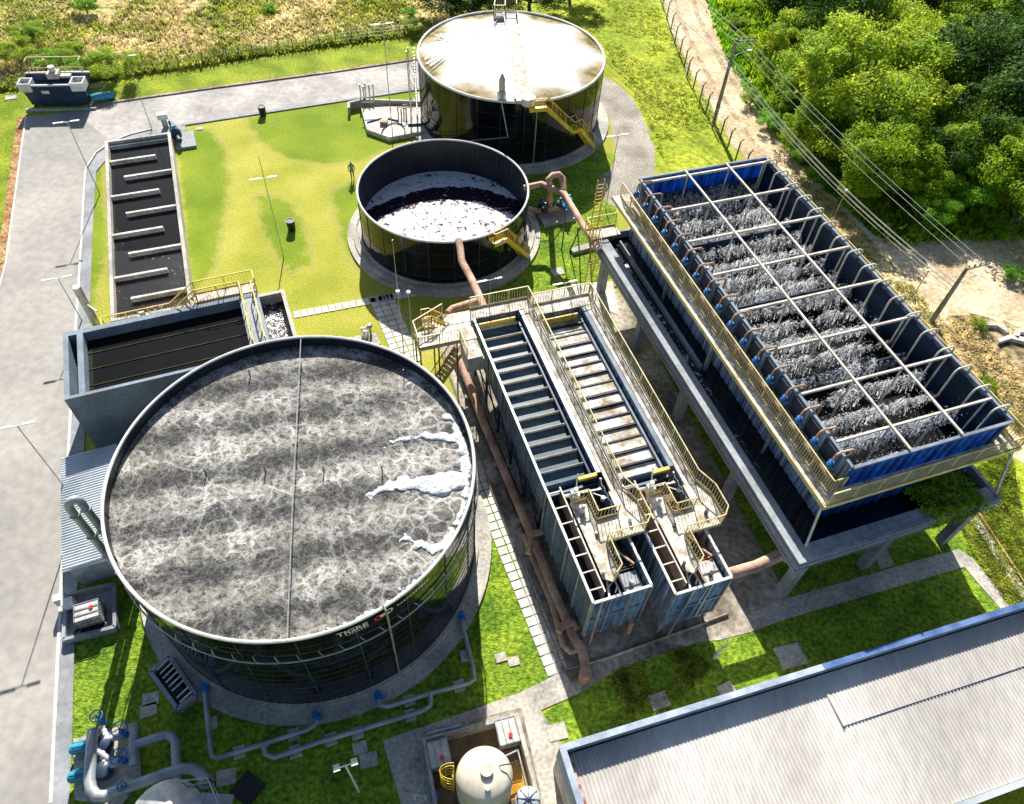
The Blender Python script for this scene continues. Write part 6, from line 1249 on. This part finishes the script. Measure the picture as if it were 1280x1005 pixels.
BU = [('g', (98, 85), 2.0, 'bright green bush left of a rounder one beyond the screening unit'), ('y', (137, 80), 2.6, 'round yellow green bush beyond the ditch, largest of the field'), ('g', (58, 73), 1.6, 'bright green bush behind the screening unit'), ('m', (36, 40), 2.0, 'grey green bush in the upper left field'), ('g', (105, 4), 1.6, 'green bush at the top edge of the dry field'),
      ('y', (20, 62), 2.0, 'yellow bush near the left edge of the field'), ('g', (336, 10), .8, 'lone green shrub in the dry field centre'), ('g', (512, 14), .9, 'slim green shrub near the right end of the field'), ('m', (520, 30), 1.4, 'low shrub at the corner of the ditch'), ('y', (85, 60), 1.5, 'yellow green bush amid the tall grass'), ('m', (590, 12), 1.6, 'shrub beside the covered tank left shoulder'),
      ('m', (940, 120), 1.3, 'shrub on the road verge right of the far utility pole foot'), ('g', (963, 150), 1.4, 'fresh shrub on the verge below the telephone cables'), ('m', (985, 128), 1.7, 'shrub under the telephone cables, upper'), ('g', (1005, 188), 1.5, 'fresh shrub on the verge near the cooling tower corner'), ('g', (1030, 215), 1.4, 'bright shrub right of the cooling tower far corner'), ('m', (1050, 200), 1.6, 'shrub crossed by the telephone cables'),
      ('m', (1070, 250), 1.3, 'shrub at the lower end of the road verge'), ('g', (925, 60), 1.0, 'low shrub on the verge above the utility pole lamp'), ('m', (920, 25), 1.3, 'low shrub at the top of the road verge'), ('g', (1268, 340), 1.0, 'small green bush on the dirt at the right edge'), ('m', (1225, 405), .7, 'scrubby tuft on the earth bank by the near utility pole'), ('g', (1250, 285), 1.1, 'yellowish bush at the edge of the dirt track'), ('m', (1235, 478), .7, 'weedy tuft on the earth bank below the rubble')]
for kd, px, R, lab in BU: tree(kd, px, R, lab, R*.7, 'bush', 'bush', 'bushes')
# loose ground vegetation
def inside(p, poly):
    c = False; n = len(poly); j = n-1
    for i in range(n):
        if (poly[i][1] > p[1]) != (poly[j][1] > p[1]) and p[0] < (poly[j][0]-poly[i][0])*(p[1]-poly[i][1])/(poly[j][1]-poly[i][1])+poly[i][0]: c = not c
        j = i
    return c
def tufts(name, label, px, n, h, w, m, seed, dens=None, z0=0, blades=5, cat='grass'):
    r = random.Random(seed); poly = [(v.x, v.y) for v in gp(px)]; X = [p[0] for p in poly]; Y = [p[1] for p in poly]; vs = []; fs = []; c = 0; tries = 0
    while c < n and tries < n*14:
        tries += 1; x = r.uniform(min(X), max(X)); y = r.uniform(min(Y), max(Y))
        if not inside((x, y), poly): continue
        q = noise.noise((x*.13, y*.13, seed))+.5*noise.noise((x*.5, y*.5, seed+3))
        if dens is not None and q < dens: continue
        c += 1; s = r.uniform(.6, 1.4)*(1+.6*q)
        for k in range(blades):
            a = r.uniform(0, 6.283); bx = x+r.gauss(0, w*.5); by = y+r.gauss(0, w*.5); hh = h*s*r.uniform(.5, 1.1); ww = w*r.uniform(.12, .3); lx = r.gauss(0, hh*.4); ly = r.gauss(0, hh*.4); b_ = len(vs)
            ca, sa = math.cos(a)*ww, math.sin(a)*ww
            vs.extend([(bx-ca, by-sa, z0), (bx+ca, by+sa, z0), (bx+lx*.5+ca*.8, by+ly*.5+sa*.8, z0+hh*.6), (bx+lx*.5-ca*.8, by+ly*.5-sa*.8, z0+hh*.6), (bx+lx, by+ly, z0+hh)]); fs.extend([(b_, b_+1, b_+2, b_+3), (b_+3, b_+2, b_+4)])
    me = bpy.data.meshes.new(name); me.from_pydata(vs, [], fs); me.materials.append(M[m]); o = bpy.data.objects.new(name, me); COL.objects.link(o); return stuff(o, label, cat)
FPX = [(-60, 118), (0, 112), (60, 105), (110, 100), (210, 87), (300, 72), (400, 57), (520, 42), (575, 18), (580, -60), (300, -90), (-200, -60)]
tufts('tall_grass', 'dry yellow tall grass covering the field beyond the ditch', FPX, 13000, .38, .5, 'thatch', 3, -.25)
tufts('green_weeds', 'green weeds growing in patches through the dry field', FPX, 6500, .36, .5, 'weed', 8, .08)
tufts('ditch_grass', 'taller green grass along the ditch at the field edge', [(-60, 122), (0, 114), (110, 102), (210, 89), (300, 74), (400, 59), (520, 44), (522, 38), (400, 52), (300, 66), (210, 80), (110, 92), (0, 104), (-60, 112)], 3000, .5, .4, 'weed', 12)
WPX = [(890, -40), (905, 30), (950, 122), (1000, 187), (1060, 247), (1112, 299), (1290, 296), (1330, 120), (1300, -60)]
tufts('undergrowth', 'tangled green undergrowth covering the ground of the wooded bank', WPX, 15000, .9, .8, 'leaf_m', 15, -.9, 0, 7, 'undergrowth')
tufts('verge_weeds', 'light green weeds on the verge between dirt road and wood', [(885, 0), (905, 0), (960, 100), (1020, 170), (1115, 285), (1105, 300), (1050, 252), (985, 192), (945, 130), (912, 75)], 3500, .5, .45, 'leaf_g', 16, -.4, 0, 6, 'weeds')
tufts('slope_grass', 'rough grass tussocks on the slope right of the covered tank', [(700, -40), (760, 70), (800, 130), (830, 205), (920, 195), (850, 60), (825, -40)], 3000, .12, .25, 'weed', 17, -.1)
tufts('bank_weeds', 'straggling weeds on the earth bank right of the cooling tower', [(1180, 400), (1230, 395), (1290, 440), (1290, 560), (1240, 500)], 600, .2, .3, 'thatch', 18, .0)
tufts('dry_stalks', 'dry grass along the right side of the cooling tower', [(985, 205), (1060, 270), (1160, 380), (1290, 540), (1290, 560), (1150, 430), (1040, 290)], 2500, .16, .25, 'thatch', 19, -.3)
tufts('lawn_weeds', 'fresh leafy weeds in the lawn in front of the steel units', [(742, 870), (775, 838), (830, 818), (872, 806), (895, 830), (850, 870), (770, 905)], 700, .12, .25, 'weed', 21, .0, 0, 5, 'weeds')
tufts('lawn_grass', 'rough lawn grass right of the cooling tower', [(1180, 610), (1262, 560), (1300, 770), (1262, 760), (1215, 690)], 3500, .14, .2, 'weed', 22, -.5)
# creeper spilling over the tower basin
r_ = random.Random(31); vs = []; fs_l = []; fctr = FR(CO, 21.8)
for i in range(5200):
    u = r_.triangular(7.2, 11.9, 9.6); v = r_.uniform(-.35, 2.1); z = 5.15+.35*math.exp(-((u-9.6)/1.6)**2)*r_.random() if v > -.15 else r_.uniform(4.3, 5.2)
    if abs(u-9.6) > 2.4*(.5+.5*r_.random()): continue
    c = fctr @ Vector((u, v, z)); nrm = Vector((r_.gauss(0, .6), r_.gauss(0, .6), 1)).normalized(); e1 = nrm.orthogonal().normalized(); e1 = Matrix.Rotation(r_.uniform(0, 6.28), 3, nrm) @ e1; e2 = nrm.cross(e1); s = r_.uniform(.06, .14); b_ = len(vs)
    vs.extend([tuple(c-e1*s), tuple(c-e2*s*.6), tuple(c+e1*s), tuple(c+e2*s*.6)]); fs_l.append((b_, b_+1, b_+2, b_+3))
me = bpy.data.meshes.new('creeper_plant'); me.from_pydata(vs, [], fs_l); me.materials.append(M['leaf_m']); o = bpy.data.objects.new('creeper_plant', me); COL.objects.link(o)
tag(o, 'green creeper spilling over the front basin wall of the cooling tower', 'plant')
